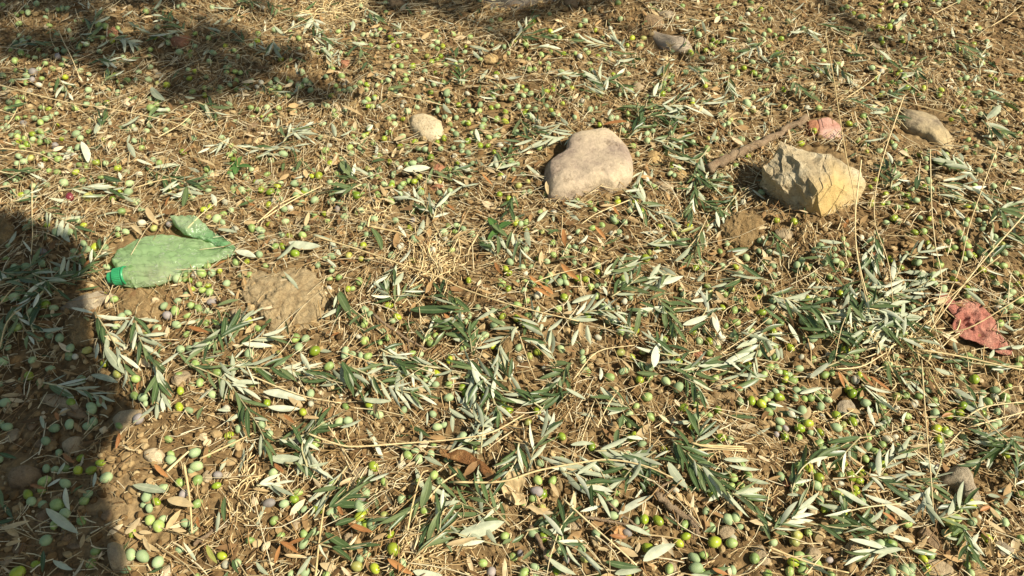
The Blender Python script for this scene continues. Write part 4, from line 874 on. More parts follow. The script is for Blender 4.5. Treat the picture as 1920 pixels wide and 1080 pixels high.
outline_stone('slate', z3([(1710, 143), (1790, 180), (1860, 196), (1925, 196), (1960, 225), (1990, 290), (1930, 285), (1880, 272), (1800, 262), (1760, 215)], 640, 0, 3),
              .012, M['slate'], 'dark grey brown slate flake in shade near the top edge', 'slate', 23, rough=.05, prof_=PROF2)
outline_stone('stone', z3([(1690, 95), (1740, 72), (1810, 85), (1815, 130), (1750, 140), (1700, 125)], 640, 0, 3),
              .02, M['brown'], 'rounded brown stone just above the dark slate', 'stone', 24, rough=.16)
# clay shard: pink plate with a broken darker red piece
sh = outline_stone('clay_shard', z3([(640, 170), (660, 160), (720, 148), (770, 175), (830, 222), (848, 315), (770, 318), (700, 308), (645, 290), (650, 230)], 1380, 180, 4.153),
              .007, M['shard'], 'pink clay tile shard with a darker red broken piece, above the yellow rock', 'tile shard', 31, rough=.03, prof_=PROF2)
e2 = outline_stone('broken_piece', z3([(552, 190), (600, 168), (640, 175), (652, 235), (640, 270), (600, 275), (556, 250)], 1380, 180, 4.153),
              .016, M['brick'], None, None, 32, rough=.14)
e2.parent = sh; e2.location = e2.location-sh.location
for (ol, Hc, mt, lb_, sd_) in [
    (z3([(1350, 470), (1420, 400), (1500, 420), (1650, 400), (1780, 430), (1840, 520), (1845, 640), (1830, 720), (1760, 800), (1640, 830), (1560, 850), (1500, 790), (1480, 700), (1420, 640), (1330, 560)], 0, 360, 3), .023, 'clod', 'crumbly pale soil clod, wide and cracked, right of the crushed bottle', 41),
    (z3([(680, 560), (740, 530), (850, 532), (930, 560), (915, 620), (900, 700), (820, 715), (740, 690), (640, 650), (600, 630)], 0, 360, 3), .016, 'clod_brown', 'smooth flat brown clod right under the crushed bottle', 42),
    (z3([(210, 130), (300, 95), (400, 110), (470, 150), (482, 220), (460, 270), (380, 292), (300, 290), (230, 240), (200, 190)], 1280, 360, 3), .030, 'clod_brown', 'round crumbly brown soil clod in front of the yellow rock', 43),
    (z3([(350, 690), (420, 670), (500, 700), (520, 770), (480, 850), (400, 850), (350, 790)], 0, 360, 3), .022, 'clod_brown', 'dark brown clod at the shade edge below the grey bark', 44),
    (z3([(-60, 120), (30, 130), (75, 180), (80, 260), (20, 285), (-60, 270)], 0, 360, 3), .030, 'clod_brown', 'brown soil lump at the left edge in the shade', 45),
    (z3([(880, 800), (930, 785), (965, 830), (960, 890), (920, 910), (875, 870)], 640, 360, 3), .026, 'clod_brown', 'fist sized brown soil clod near the centre of the photo', 46),
    (z3([(1000, 760), (1080, 700), (1180, 720), (1220, 800), (1160, 880), (1040, 860)], 1280, 360, 3), .012, 'clod_brown', 'low brown clod below the dry grass clump', 47)]:
    outline_stone('soil_clod', ol, Hc, M[mt], lb_, 'soil clod', sd_, rough=.34, sink=.008, seg=190, psub=6, lumpy=1.0, facets=0)

def ico(sub=3):
    import bmesh
    bm = bmesh.new(); bmesh.ops.create_icosphere(bm, subdivisions=sub, radius=1.0)
    V = np.array([v.co[:] for v in bm.verts]); F = np.array([[v.index for v in f.verts] for f in bm.faces]); bm.free()
    return V, F
ICO3 = ico(4); ICO1 = ico(1); ICO2 = ico(2)
def chunk(V, rng, cuts=9, lo=.55, hi=.95, nz=.06):
    V = V.copy()
    for _ in range(cuts):
        nrm = rng.normal(size=3); nrm /= np.linalg.norm(nrm); d = rng.uniform(lo, hi)
        t = V@nrm-d; V = V-np.where(t > 0, t*.93, 0)[:, None]*nrm[None]
    f = rng.uniform(3, 5, 3); ph = rng.uniform(0, 6, 3)
    V = V*(1+nz*np.sin(V[:, 0]*f[0]+ph[0])*np.sin(V[:, 1]*f[1]+ph[1])+nz*.6*np.sin(V[:, 2]*f[2]*2+ph[2]*2))[:, None]
    return V
CNAME = {'cream': 'cream', 'ochre': 'ochre', 'tan': 'tan', 'brown': 'brown', 'brick': 'brick red', 'grey': 'grey'}
for i, ln in enumerate(PEBBLES.split('\n')):
    px, py, w, d_, c_ = ln.split(); px, py, w, d_ = map(float, (px, py, w, d_))
    rng = np.random.default_rng(100+i)
    p = gp(px, py); k = depth(p)/FPX
    hx = w*.56*k; hy = d_*.52*k/ .80; hz = min(hx, hy)*.62
    V = chunk(ICO3[0], rng, 10)*np.array([hx, hy, hz])
    o = link('pebble', mesh_np('pebble', V, ICO3[1], None, [M[c_]]))
    o.location = (p.x, p.y, p.z+hz*.30); o.rotation_euler = (rng.uniform(-.15, .15), rng.uniform(-.15, .15), rng.uniform(-.3, .3))
    o['category'] = 'pebble'; o['group'] = 'small stones between the litter'
    later(o, f"{'small ' if max(w, d_) < 24 else ''}{CNAME[c_]} pebble", px, py)

# yellow rock, vertex by vertex: (x, y in a 4.153x crop at 1380,180), height above ground
def yellow_rock():
    P = {'A': (345, 350, .070), 'B': (450, 485, .075), 'C': (545, 605, .070), 'D': (635, 735, .064), 'E': (430, 388, .060), 'F': (600, 438, .055),
         'G': (730, 448, .052), 'H': (860, 535, .046), 'I': (945, 570, .036), 'J': (1012, 690, .022), 'K': (960, 820, .003), 'L': (850, 872, .002),
         'M': (668, 948, .000), 'N': (600, 912, .003), 'O': (772, 690, .060), 'Pp': (655, 600, .069), 'Q': (330, 440, .060), 'R': (212, 548, .048),
         'S': (200, 600, .030), 'T': (280, 735, .014), 'U': (345, 690, .046), 'Vv': (440, 640, .056), 'Ww': (400, 845, .006), 'X': (520, 890, .004), 'Y': (590, 800, .046)}
    tris = 'A E B;B E F;B F Pp;Pp F G;Pp G O;O G H;O H I;O I J;B Pp C;C Pp D;D Pp O;D N Y;D M N;D O M;O L M;O K L;O J K;A B Q;Q B Vv;B C Vv;Vv C Y;C D Y;Y N X;Vv Y X;U Vv X;U X Ww;U Ww T;Q Vv U;Q U R;R U S;S U T'
    gz = h(*at(1530, 360)[:2]); keys = list(P); V = []; T = []
    for k in keys:
        x, y, z = P[k]; q = at(1380+x/4.153, 180+y/4.153, z+gz); V.append(q)
        T.append({'O': .95, 'M': 1.0, 'N': .9, 'D': .55, 'L': .6, 'K': .35, 'J': .2}.get(k, 0.0))
    F = [[keys.index(a) for a in t.split()] for t in tris.split(';')]
    loop = ['A', 'E', 'F', 'G', 'H', 'I', 'J', 'K', 'L', 'M', 'N', 'X', 'Ww', 'T', 'S', 'R', 'Q']
    n0 = len(V)
    cen = sum(V, Vector())/len(V)
    for k in loop:
        q = V[keys.index(k)]; V.append(Vector((q.x+(cen.x-q.x)*.10, q.y+(cen.y-q.y)*.10, gz-.02))); T.append(0)
    for i in range(len(loop)):
        j = (i+1) % len(loop); a, b = keys.index(loop[i]), keys.index(loop[j])
        F.append([a, n0+j, b]); F.append([a, n0+i, n0+j])
    V = np.array([v[:] for v in V]); T = np.array(T, float); loc0 = np.array([cen.x, cen.y, gz])
    for it in range(4):            # midpoint subdivision with roughness
        em = {}; VV = list(V); TT = list(T); NF = []
        def mid(a, b):
            k = (min(a, b), max(a, b))
            if k not in em:
                em[k] = len(VV); m = (V[a]+V[b])/2; L = np.linalg.norm(V[a]-V[b])
                tq = (T[a]+T[b])/2; d = np.array([mnoise.noise(Vector(m*90+s)) for s in (0, 31.7, 57.1)])*L*((.10 if it == 0 else .17)*(1-.62*min(tq*1.6, 1))*(1.5 if it < 2 and m[0] < loc0[0]-.022 else 1))
                VV.append(m+d); TT.append((T[a]+T[b])/2)
            return em[k]
        for a, b, c in F:
            ab, bc, ca = mid(a, b), mid(b, c), mid(c, a); NF += [[a, ab, ca], [ab, b, bc], [ca, bc, c], [ab, bc, ca]]
        V = np.array(VV); T = np.array(TT); F = NF
    loc = np.array([cen.x, cen.y, gz])
    m = M['yellowrock']; nt = m.node_tree; b = next(n for n in nt.nodes if n.type == 'BSDF_PRINCIPLED')
    src = b.inputs['Base Color'].links[0].from_socket
    a = N(nt, 'ShaderNodeAttribute', attribute_name='ochre'); nn = noise_node(nt, 30, 5, .6)
    f = math_(nt, 'MULTIPLY', a.outputs['Fac'], math_(nt, 'ADD', nn.outputs[0], .62), True)
    nt.links.new(mixc(nt, src, (.57, .40, .16), f), b.inputs['Base Color'])
    o = link('angular_rock', mesh_np('angular_rock', V-loc, np.array(F), {'ochre': T}, [m], smooth=False)); o.location = loc
    tag(o, 'yellow angular rock with a sharp ridge, ochre front face and cracked shaded left side', 'rock')
yellow_rock()

# ------------------------------------------------------------------ sticks, bark, stalks
def px_line(s, tile=None):
    out = []
    for t in s.replace(',', ' , ').split(' , ') if False else s.split('|')[0].split(','):
        pass
    return out
def stick(pts, r, name, label, cat_, z=.012, side=10, twigs=0, mat='stick', taper=.35, wob=.25, seed=1):
    random.seed(seed)
    P = smooth_line([gp(x, y, z) for x, y in pts], 5)
    P = [p+Vector((random.uniform(-1, 1), random.uniform(-1, 1), random.uniform(-.6, .6)))*r*.42 for p in P]
    loc = P[0].copy(); n = len(P)
    root = empty(name, loc, label, cat_)
    mb = MB(); mb.tube(P, [r*(1-taper*i/(n-1))*(1+random.uniform(-.12, .12)) for i in range(n)], side, wob)
    link('wood', mb.mesh('wood', M[mat], loc), root)
    for k in range(twigs):
        i = random.randint(2, n-3); q = P[i]; d = (P[i+1]-P[i]).normalized()
        sdv = Vector((-d.y, d.x, .25))*random.choice((-1, 1)); e = q+(d*.5+sdv*.6)*random.uniform(.02, .045)
        m2 = MB(); m2.tube([q, q.lerp(e, .5)+Vector((0, 0, .003)), e], [r*.38, r*.28, r*.15], 6, .2)
        link('side_twig', m2.mesh('side_twig', M[mat], loc), root)
    return root
stick([(1328, 316), (1360, 300), (1400, 278), (1440, 262), (1478, 240), (1512, 222)], .0108, 'stick', 'thick brown broken stick between the beige boulder and the yellow rock', 'stick', .014, 12, 2, seed=4)
stick([(1228, 928), (1260, 950), (1290, 972), (1312, 1000)], .0058, 'twig', 'rough dead grey brown twig lying low right of centre near the bottom', 'twig', .012, 10, 3, seed=5)
stick([(362, 1022), (385, 1005), (408, 992), (425, 985)], .0032, 'twig', 'short brown twig left of a lime olive near the bottom left', 'twig', .010, 8, 1, seed=6)
stick([(995, 985), (1010, 1010), (1022, 1035), (1030, 1065)], .0042, 'twig', 'dark straight twig near the bottom centre', 'twig', .010, 8, 1, seed=7)
stick([(1085, 967), (1130, 975), (1180, 985), (1215, 1000)], .0022, 'twig', 'thin grey twig crossing the orange grass stalk near the bottom', 'twig', .012, 7, 1, seed=8)
stick([(1138, 940), (1170, 968), (1200, 990), (1222, 1010)], .0022, 'twig', 'thin dark twig sloping down beside the silver leaf below centre right', 'twig', .012, 7, 0, seed=9)
stick([(1228, 925), (1240, 912), (1262, 900)], .0022, 'twig', 'short forked grey twig at the upper end of the rough dead twig', 'twig', .016, 7, 1, seed=10)
stick([(700, 590), (740, 620), (780, 645), (800, 655)], .0028, 'twig', 'pale brown twig sloping right, above the three green olives', 'twig', .012, 7, 1, seed=11)
outline_stone('bark_piece', z3([(325, 640), (350, 610), (430, 590), (520, 565), (580, 540), (650, 560), (640, 600), (560, 610), (520, 640), (430, 640), (370, 655)], 0, 360, 3),
              .018, M['grey'], 'grey weathered bark chunk just below the neck of the bottle', 'bark', 51, rough=.3)

def stalk(pts, r, label, zs=None, closed=False, seed=0, name='grass_stalk', cat_='stalk', z0=.016):
    P = [gp(x, y, (zs[i] if zs else z0)) for i, (x, y) in enumerate(pts)]
    P = smooth_line(P, 5); n = len(P); loc = P[-1].copy() if zs else P[0].copy()
    r *= .85
    mb = MB(); mb.tube(P, [r*(1-.35*i/(n-1)) for i in range(n)], 6, .12)
    o = link(name, mb.mesh(name, M['stalk'], loc)); o.location = loc
    o['category'] = cat_
    if label: o['label'] = label
    else:
        o['group'] = 'dry grass stalks lying on the litter'
        mp = pts[len(pts)//2]; later(o, 'thin dry straw stalk', *mp)
    return o
stalk([(-10, 157), (60, 176), (127, 192), (200, 203), (320, 228), (383, 253), (467, 283)], .0017, 'very long straw stalk running in from the left edge below the cream pebble', None, z0=.030)
stalk([(-10, 277), (70, 287), (113, 310), (157, 330)], .0015, 'curved straw stalk from the left edge above the wine red olive', None, z0=.022)
stalk([(587, 442), (670, 467), (742, 492), (830, 522), (865, 540), (960, 572), (1085, 602)], .0019, 'longest straw stalk, slanting across the middle of the photo', None, z0=.026)
stalk([(575, 812), (633, 833), (673, 837), (773, 830), (857, 823), (923, 810), (983, 777)], .0018, 'long pale straw stalk bowed across the lower centre, above the rust brown leaf', None, z0=.028)
stalk([(850, 904), (940, 903), (1006, 883), (1073, 870), (1140, 862), (1207, 873), (1262, 896)], .0020, 'arched pale straw stalk right of the rust brown leaf', None, z0=.026)
for i, (pp, r) in enumerate([
    ([(591, 1085), (598, 1020), (606, 960), (609, 945)], .0020), ([(764, 995), (775, 940), (790, 890), (803, 882)], .0018), ([(803, 935), (830, 905), (856, 888)], .0018),
    ([(1055, 935), (1110, 985), (1148, 1018), (1194, 1060)], .0018), ([(313, 884), (332, 866), (354, 846)], .0027), ([(375, 860), (430, 834), (475, 812)], .0021),
    ([(345, 870), (352, 910), (357, 950), (360, 1000)], .0024), ([(1440, 1025), (1490, 1045), (1540, 1062), (1592, 1074)], .0018), ([(690, 424), (740, 434), (757, 441)], .0026),
    ([(690, 425), (692, 412), (695, 404)], .0026), ([(495, 410), (545, 378), (605, 348)], .0016), ([(482, 418), (520, 386), (560, 365)], .0016),
    ([(110, 57), (120, 80), (135, 110), (150, 147)], .0014), ([(295, 5), (350, 33), (420, 70)], .0014), ([(15, 232), (25, 218), (33, 202)], .0013), ([(295, 258), (340, 232), (367, 207)], .0014),
    ([(135, 192), (155, 210), (175, 226)], .0014), ([(1752, 26), (1775, 14), (1795, 4)], .0014), ([(1857, 50), (1890, 30), (1915, 10)], .0013), ([(1585, 185), (1625, 158), (1662, 128)], .0012),
    ([(1705, 193), (1760, 208), (1802, 220)], .0012), ([(1565, 790), (1580, 780), (1600, 768)], .0014), ([(1825, 798), (1870, 786), (1925, 771)], .0016), ([(1810, 783), (1850, 762), (1925, 753)], .0015),
    ([(1565, 692), (1615, 687), (1660, 662)], .0017), ([(640, 660), (700, 680), (760, 690)], .0012), ([(460, 700), (560, 740), (640, 756)], .0015), ([(1075, 712), (1120, 660), (1190, 647)], .0012),
    ([(250, 353), (300, 338), (330, 335)], .0014), ([(1000, 530), (1040, 515), (1100, 500)], .0011), ([(60, 340), (60, 400), (61, 440), (58, 478)], .0013), ([(0, 570), (20, 545), (40, 533), (73, 550)], .0013),
    ([(0, 650), (10, 610), (25, 590), (40, 578)], .0013), ([(350, 430), (380, 400), (420, 370)], .0012), ([(1290, 465), (1310, 440), (1330, 400)], .0011), ([(480, 235), (560, 245), (640, 262)], .0013),
    ([(640, 240), (660, 262), (690, 280)], .0012), ([(1120, 800), (1140, 760), (1160, 730)], .0011), ([(730, 175), (800, 190), (860, 205)], .0011), ([(1180, 375), (1120, 400), (1090, 420)], .0014),
    ([(1300, 845), (1340, 842), (1400, 846)], .0022), ([(1310, 835), (1350, 836), (1395, 838)], .0024), ([(1296, 830), (1330, 838), (1400, 842)], .0020)]):
    stalk(pp, r, None, z0=.018+.008*((i*7) % 5)/5)
# the dry grass plant standing at the right: real stems rising from the ground
UPR = [([(1547, 58), (1562, 140), (1575, 225), (1588, 300), (1602, 370), (1607, 480), (1640, 630)], [.20, .19, .17, .14, .11, .07, 0], .0012, 'tallest dry grass stem, rising past the yellow rock towards the top'),
       ([(1615, 300), (1604, 400), (1610, 490), (1650, 640)], [.13, .09, .05, 0], .0015, 'short brown grass stem just right of the yellow rock'),
       ([(1695, 180), (1662, 275), (1643, 350), (1641, 420), (1667, 500), (1680, 640)], [.19, .15, .12, .09, .05, 0], .0011, 'grass stem curving left past the grey ochre boulder'),
       ([(1744, 280), (1747, 390), (1754, 460), (1765, 540), (1728, 650)], [.17, .13, .09, .05, 0], .0011, 'straight thin grass stem left of the silver sprigs at the right'),
       ([(1870, 277), (1842, 352), (1815, 432), (1795, 515), (1730, 650)], [.18, .14, .10, .06, 0], .0012, 'leaning grass stem with a kink at the far right'),
       ([(1930, 392), (1830, 505), (1765, 590), (1720, 655)], [.13, .08, .04, 0], .0014, 'thick grass stem slanting down from the right edge'),
       ([(1940, 540), (1827, 610), (1775, 624), (1700, 652)], [.10, .06, .04, 0], .0012, 'grass stem running right over the crumpled red scrap'),
       ([(1585, 595), (1575, 625), (1562, 695)], [.06, .04, .006], .0010, 'thin pale grass stem left of the dry grass clump'),
       ([(1728, 675), (1737, 800), (1746, 900), (1750, 960)], [.03, .05, .05, .02], .0011, 'thin brown grass stem hanging down from the dry grass clump'),
       ([(1740, 690), (1758, 725), (1782, 757)], [.02, .03, .01], .0014, 'short pale grass stem below the crumpled red scrap'),
       ([(1875, 480), (1800, 540), (1740, 600), (1700, 650)], [.12, .08, .05, 0], .0010, 'fine reddish grass stem beside the leaning stem at the right'),
       ([(1720, 655), (1800, 668), (1900, 690), (1960, 700)], [.03, .03, .03, .02], .0017, 'olive brown stem lying right from the dry grass clump')]
for pts, zs, r, lb_ in UPR:
    o = stalk(pts, r*1.12, lb_, zs); o['group'] = 'stems of the dry grass clump'

# root tufts: curls of pale rootlets
def tuft(px, py, rad, n, label, seed, r=.0009, name='root_tuft', mat='stalk'):
    random.seed(seed); c = gp(px, py, .004); mb = MB()
    for i in range(n):
        a = random.uniform(0, 2*math.pi); p = c+Vector((math.cos(a), math.sin(a), 0))*rad*random.uniform(0, .85); pts = [p]; a = random.uniform(0, 2*math.pi)
        L = rad*random.uniform(.5, 1.1); a2 = a+random.uniform(-.5, .5)
        for k in range(4):
            a2 += random.uniform(-.7, .7); p = p+Vector((math.cos(a2), math.sin(a2), random.uniform(-.25, .45)))*L/4; p.z = max(p.z, h(p.x, p.y)+.002); pts.append(p)
        mb.tube(smooth_line(pts, 2), [r*random.uniform(.6, 1.2)]*9, 4)
    o = link(name, mb.mesh(name, M[mat], c)); o.location = c
    return tag(o, label, 'roots' if name == 'root_tuft' else 'grass')
tuft(460, 900, .038, 26, 'pale root tuft beside two silver leaves at the lower left', 1)
tuft(452, 968, .032, 16, 'loose curl of pale rootlets on the soil at the lower left', 2)
tuft(708, 396, .040, 40, 'straw coloured root tuft above centre, below the pale brown gap', 3, .0011)
tuft(788, 1030, .045, 60, 'wide tangle of pale rootlets near the bottom centre', 4, .0009)
tuft(1690, 640, .085, 110, 'dry grass clump of tangled stems at the right, left of the red scrap', 5, .0012, 'grass_clump')
tuft(625, 20, .09, 120, 'sunlit tuft of straw at the top edge, left of the dark area', 6, .0012, 'grass_clump')
tuft(1062, 350, .05, 50, 'small tuft of straw at the foot of the beige boulder', 7, .0011, 'grass_clump')
tuft(810, 490, .075, 90, 'fine straw mat left of centre around the long stalk', 8, .0010, 'grass_clump')
tuft(1875, 1035, .03, 30, 'grey fibrous tuft near the lower right corner', 9, .0010)
tuft(1545, 790, .03, 20, 'little straw wisp beside the six-sided grey stone', 12, .0010, 'grass_clump')

# spiny burrs
def burr(px, py, rad, label, seed):
    random.seed(seed); c = gp(px, py, .014); mb = MB()
    for i in range(13):
        a = 2*math.pi*i/13+random.uniform(-.2, .2); e = random.uniform(-.1, .8)
        d = Vector((math.cos(a)*math.cos(e), math.sin(a)*math.cos(e), math.sin(e)))
        mb.tube([c, c+d*rad*random.uniform(.8, 1.1)], [.0012, .0003], 5)
    root = empty('thistle_burr', c, label, 'burr', 'spiny burrs by the dark slate')
    link('spines', mb.mesh('spines', M['stalk'], c), root)
    V = chunk(ICO2[0], np.random.default_rng(seed), 5)*np.array([.004, .004, .003])
    link('core', mesh_np('core', V, ICO2[1], None, [M['straw']]), root)
burr(1256, 86, .017, 'star shaped spiny burr lying on the dark slate', 1)
burr(1252, 114, .020, 'star shaped spiny burr in front of the dark slate', 2)

# ------------------------------------------------------------------ the crushed bottle
def plastic(name, col, tr, rough, transl=.45):
    m, nt, b, out = new_mat(name)
    n = noise_node(nt, 26, 6, .7); n2 = noise_node(nt, 8, 3, .5)
    mp = N(nt, 'ShaderNodeMapping'); tc = N(nt, 'ShaderNodeTexCoord'); nt.links.new(tc.outputs['Object'], mp.inputs[0]); mp.inputs['Rotation'].default_value = (0, 0, -.4); mp.inputs['Scale'].default_value = (1, 2.2, 1)
    wv = N(nt, 'ShaderNodeTexNoise'); nt.links.new(mp.outputs[0], wv.inputs['Vector']); wv.inputs['Scale'].default_value = 30; wv.inputs['Detail'].default_value = 3.5; wv.inputs['Distortion'].default_value = 1.2
    ab = math_(nt, 'ABSOLUTE', math_(nt, 'SUBTRACT', wv.outputs[0], .5))
    cr = ramp(nt, ab, [(0.0, (1, 1, 1)), (.030, (0, 0, 0))])
    cm = ramp(nt, n.outputs[0], [(.44, (0, 0, 0)), (.56, (1, 1, 1))])
    crease = math_(nt, 'MULTIPLY', cr.outputs[0], cm.outputs[0])
    dust = ramp(nt, n2.outputs[0], [(.40, (0, 0, 0)), (.62, (1, 1, 1))])
    c = mixc(nt, col, (.62, .66, .42), math_(nt, 'MULTIPLY', dust.outputs[0], .6))
    c = mixc(nt, c, (.93, .96, .80), math_(nt, 'MULTIPLY', crease, .9))
    nt.links.new(c, b.inputs['Base Color']); b.inputs['Roughness'].default_value = rough; b.inputs['Specular IOR Level'].default_value = .6
    t = N(nt, 'ShaderNodeBsdfTranslucent'); nt.links.new(c, t.inputs[0])
    mx = N(nt, 'ShaderNodeMixShader'); mx.inputs[0].default_value = transl
    nt.links.new(b.outputs[0], mx.inputs[1]); nt.links.new(t.outputs[0], mx.inputs[2])
    tp_ = N(nt, 'ShaderNodeBsdfTransparent'); tp_.inputs[0].default_value = (.62, .86, .55, 1)
    m2 = N(nt, 'ShaderNodeMixShader'); m2.inputs[0].default_value = tr
    nt.links.new(mx.outputs[0], m2.inputs[1]); nt.links.new(tp_.outputs[0], m2.inputs[2]); nt.links.new(m2.outputs[0], out.inputs[0])
    bump(nt, b, math_(nt, 'ADD', n.outputs[0], math_(nt, 'MULTIPLY', cr.outputs[0], .5)), .8, .004)
    return m
def band(U, Lw, thick, zb, nv, loc, rough, seed, close=True, sub=5):
    # surface between an upper and a lower edge (photo px), puffed to a thickness; closed underneath
    U = smooth_line([Vector((x, y, 0)) for x, y in U], sub); Lw = smooth_line([Vector((x, y, 0)) for x, y in Lw], sub)
    n = len(U); V = []; rings = 2*nv if close else nv+1
    for i in range(n):
        s = i/(n-1); th = thick(s)
        for k in range(rings):
            if close: a = math.pi*2*k/rings; v = .5-.5*math.cos(a); zz = math.copysign(abs(math.sin(a))**.65, math.sin(a))
            else: v = k/nv; zz = math.sin(math.pi*v)**.7
            q = U[i].lerp(Lw[i], v)
            p = gp(q.x, q.y, zb+th*.5); p.z = h(p.x, p.y)+zb
            f = mnoise.fractal(Vector((p.x*16, p.y*30, seed+zz)), .9, 2.0, 3)-abs(mnoise.noise(Vector((p.x*60-p.y*40, p.y*95+p.x*30, seed))))*.9
            rdg = abs(mnoise.noise(Vector((p.x*22+p.y*14, p.y*48-p.x*12, seed*3+zz*.5))))*1.6
            p.z += th*.5*(1+zz) + rough*(f*.9-rdg*1.2)*(1 if zz >= 0 else .3)
            V.append(p-loc)
    F = []
    for i in range(n-1):
        for k in range(rings if close else rings-1):
            k2 = (k+1) % rings; F.append((i*rings+k, (i+1)*rings+k, (i+1)*rings+k2, i*rings+k2))
    return V, F
def bottle():
    Z = lambda L: [(150+x/6, 380+y/6) for x, y in L]
    loc = gp(300, 495)
    root = empty('plastic_bottle', loc, 'crushed translucent green plastic bottle with its dark green cap on, lying at the left', 'bottle')
    body = plastic('green_bottle_plastic', (.50, .68, .36), .32, .13, .5); dark = plastic('green_fold_plastic', (.28, .53, .25), .26, .14)
    U = Z([(400, 738), (366, 655), (400, 565), (480, 490), (620, 420), (770, 368), (1000, 360), (1200, 385), (1400, 420), (1550, 485), (1720, 512)])
    Lw = Z([(490, 930), (600, 935), (700, 930), (850, 925), (950, 892), (1100, 820), (1230, 775), (1400, 700), (1550, 640), (1650, 600), (1740, 555)])
    V, F = band(U, Lw, lambda s: .028*min(1, .55+s*4)*(1-.72*s), .004, 26, loc, .0058, 2, True, 12)
    me = bpy.data.meshes.new('body'); me.from_pydata([tuple(v) for v in V], [], F); me.materials.append(body)
    for p in me.polygons: p.use_smooth = True
    link('body', me, root)
    U2 = Z([(1040, 190), (1150, 145), (1290, 132), (1390, 215), (1450, 275), (1600, 380), (1750, 490)])
    L2 = Z([(1042, 215), (1110, 290), (1200, 352), (1330, 388), (1450, 425), (1560, 480), (1745, 505)])
    V, F = band(U2, L2, lambda s: .020*(1-.6*s), .008, 12, loc, .0095, 9, True, 12)
    me = bpy.data.meshes.new('crumpled_base'); me.from_pydata([tuple(v) for v in V], [], F); me.materials.append(dark)
    for p in me.polygons: p.use_smooth = True
    fo = link('crumpled_base', me, root); fo['label'] = 'darker green crumpled bottle base folded behind the body'
    # cap, neck and collar: turned round one axis
    a = gp(237, 516, .021); b = gp(192, 523, .017); ax = (b-a).normalized()
    s_ = ax.cross(Vector((0, 0, 1))).normalized(); u_ = s_.cross(ax)
    def lathe(name, prof, mat, seg=48, ribs=0):
        V = []; F = []
        for (t, r) in prof:
            for k in range(seg):
                an = 2*math.pi*k/seg; rr = r*(1+(.025*(1 if k % 2 else -1) if ribs and r > .012 else 0))
                V.append(a+ax*t+s_*(rr*math.cos(an))+u_*(rr*math.sin(an))-loc)
        for i in range(len(prof)-1):
            for k in range(seg):
                k2 = (k+1) % seg; F.append((i*seg+k, i*seg+k2, (i+1)*seg+k2, (i+1)*seg+k))
        me = bpy.data.meshes.new(name); me.from_pydata([tuple(v) for v in V], [], F); me.materials.append(mat)
        for p in me.polygons: p.use_smooth = not ribs
        return link(name, me, root)
    capm, nt, bb, _ = new_mat('green_cap_plastic')
    nn = noise_node(nt, 60, 4, .6); c = ramp(nt, nn.outputs[0], [(.35, (.02, .21, .075)), (.7, (.045, .33, .13))]); nt.links.new(c.outputs[0], bb.inputs['Base Color']); bb.inputs['Roughness'].default_value = .33
    lathe('neck', [(-.012, .0175), (-.004, .0150), (.004, .0140), (.010, .0138)], body)
    lathe('collar', [(.000, .0150), (.000, .0176), (.0035, .0180), (.004, .0150)], capm)
    cp = lathe('cap', [(.0045, .0125), (.0045, .0165), (.006, .0170), (.0205, .0158), (.0225, .0140), (.0230, .0120), (.0232, .0115), (.031, .0106), (.0325, .0095), (.0325, .0002)], capm, 60, 1)
bottle()

# ------------------------------------------------------------------ red scrap and crumpled dry leaves: thin crumpled sheets
def sheet(name, outline, z0, amp, mat, label, cat_, seed, thick=.0012, n=46, fr=30, loc=None):
    pts = [at(x, y, 0) for x, y in outline]; poly = [(p.x, p.y) for p in pts]
    cx = sum(p[0] for p in poly)/len(poly); cy = sum(p[1] for p in poly)/len(poly)
    V = []; F = []; seg = 72; rings = 22
    for i in range(rings+1):
        s_ = max(i/rings, .01)
        for k in range(seg):
            a = 2*math.pi*k/seg; r = poly_radius(poly, cx, cy, a)*s_
            x, y = cx+r*math.cos(a), cy+r*math.sin(a)
            q = Vector((x*fr, y*fr, seed))
            z = z0+amp*(1.0-abs(mnoise.noise(q))*2.6+.5*mnoise.noise(q*2.7))*(1-.5*s_**4)+.0008*mnoise.noise(q*9)
            V.append((x-cx, y-cy, max(z, .002)+h(x, y)))
    for i in range(rings):
        for k in range(seg):
            k2 = (k+1) % seg; F.append((i*seg+k, (i+1)*seg+k, (i+1)*seg+k2, i*seg+k2))
    F.append(tuple(range(seg))[::-1])
    me = bpy.data.meshes.new(name); me.from_pydata(V, [], F); me.materials.append(mat)
    for p in me.polygons: p.use_smooth = True
    o = link(name, me); o.location = (cx, cy, 0)
    so = o.modifiers.new('thick', 'SOLIDIFY'); so.thickness = thick; so.offset = -1
    return tag(o, label, cat_)
sheet('red_scrap', z3([(1405, 600), (1445, 585), (1500, 650), (1560, 635), (1640, 650), (1690, 700), (1740, 755), (1770, 835), (1835, 900), (1830, 942), (1760, 932), (1650, 880), (1550, 850), (1490, 795), (1505, 740), (1430, 650)], 1280, 360, 3),
      .008, .007, M['rag'], 'crumpled faded red plastic scrap under grass stems at the right edge', 'scrap', 3, fr=52)
sheet('crumpled_leaf', z3([(540, 385), (600, 395), (700, 405), (740, 440), (800, 480), (860, 540), (920, 575), (900, 625), (850, 600), (820, 530), (740, 500), (660, 470), (570, 440)], 640, 720, 3),
      .012, .006, M['husk'], 'rust brown crumpled dead leaf under the arched straw stalk at lower centre', 'dead leaf', 5, .0006, fr=44)
sheet('crumpled_leaf', z3([(930, 545), (1000, 540), (1035, 590), (1010, 640), (1040, 700), (980, 720), (920, 670), (900, 620)], 640, 720, 3),
      .014, .008, M['tan_leaf'], 'pale tan crumpled dead leaf just right of the rust brown one', 'dead leaf', 6, .0006, fr=44)
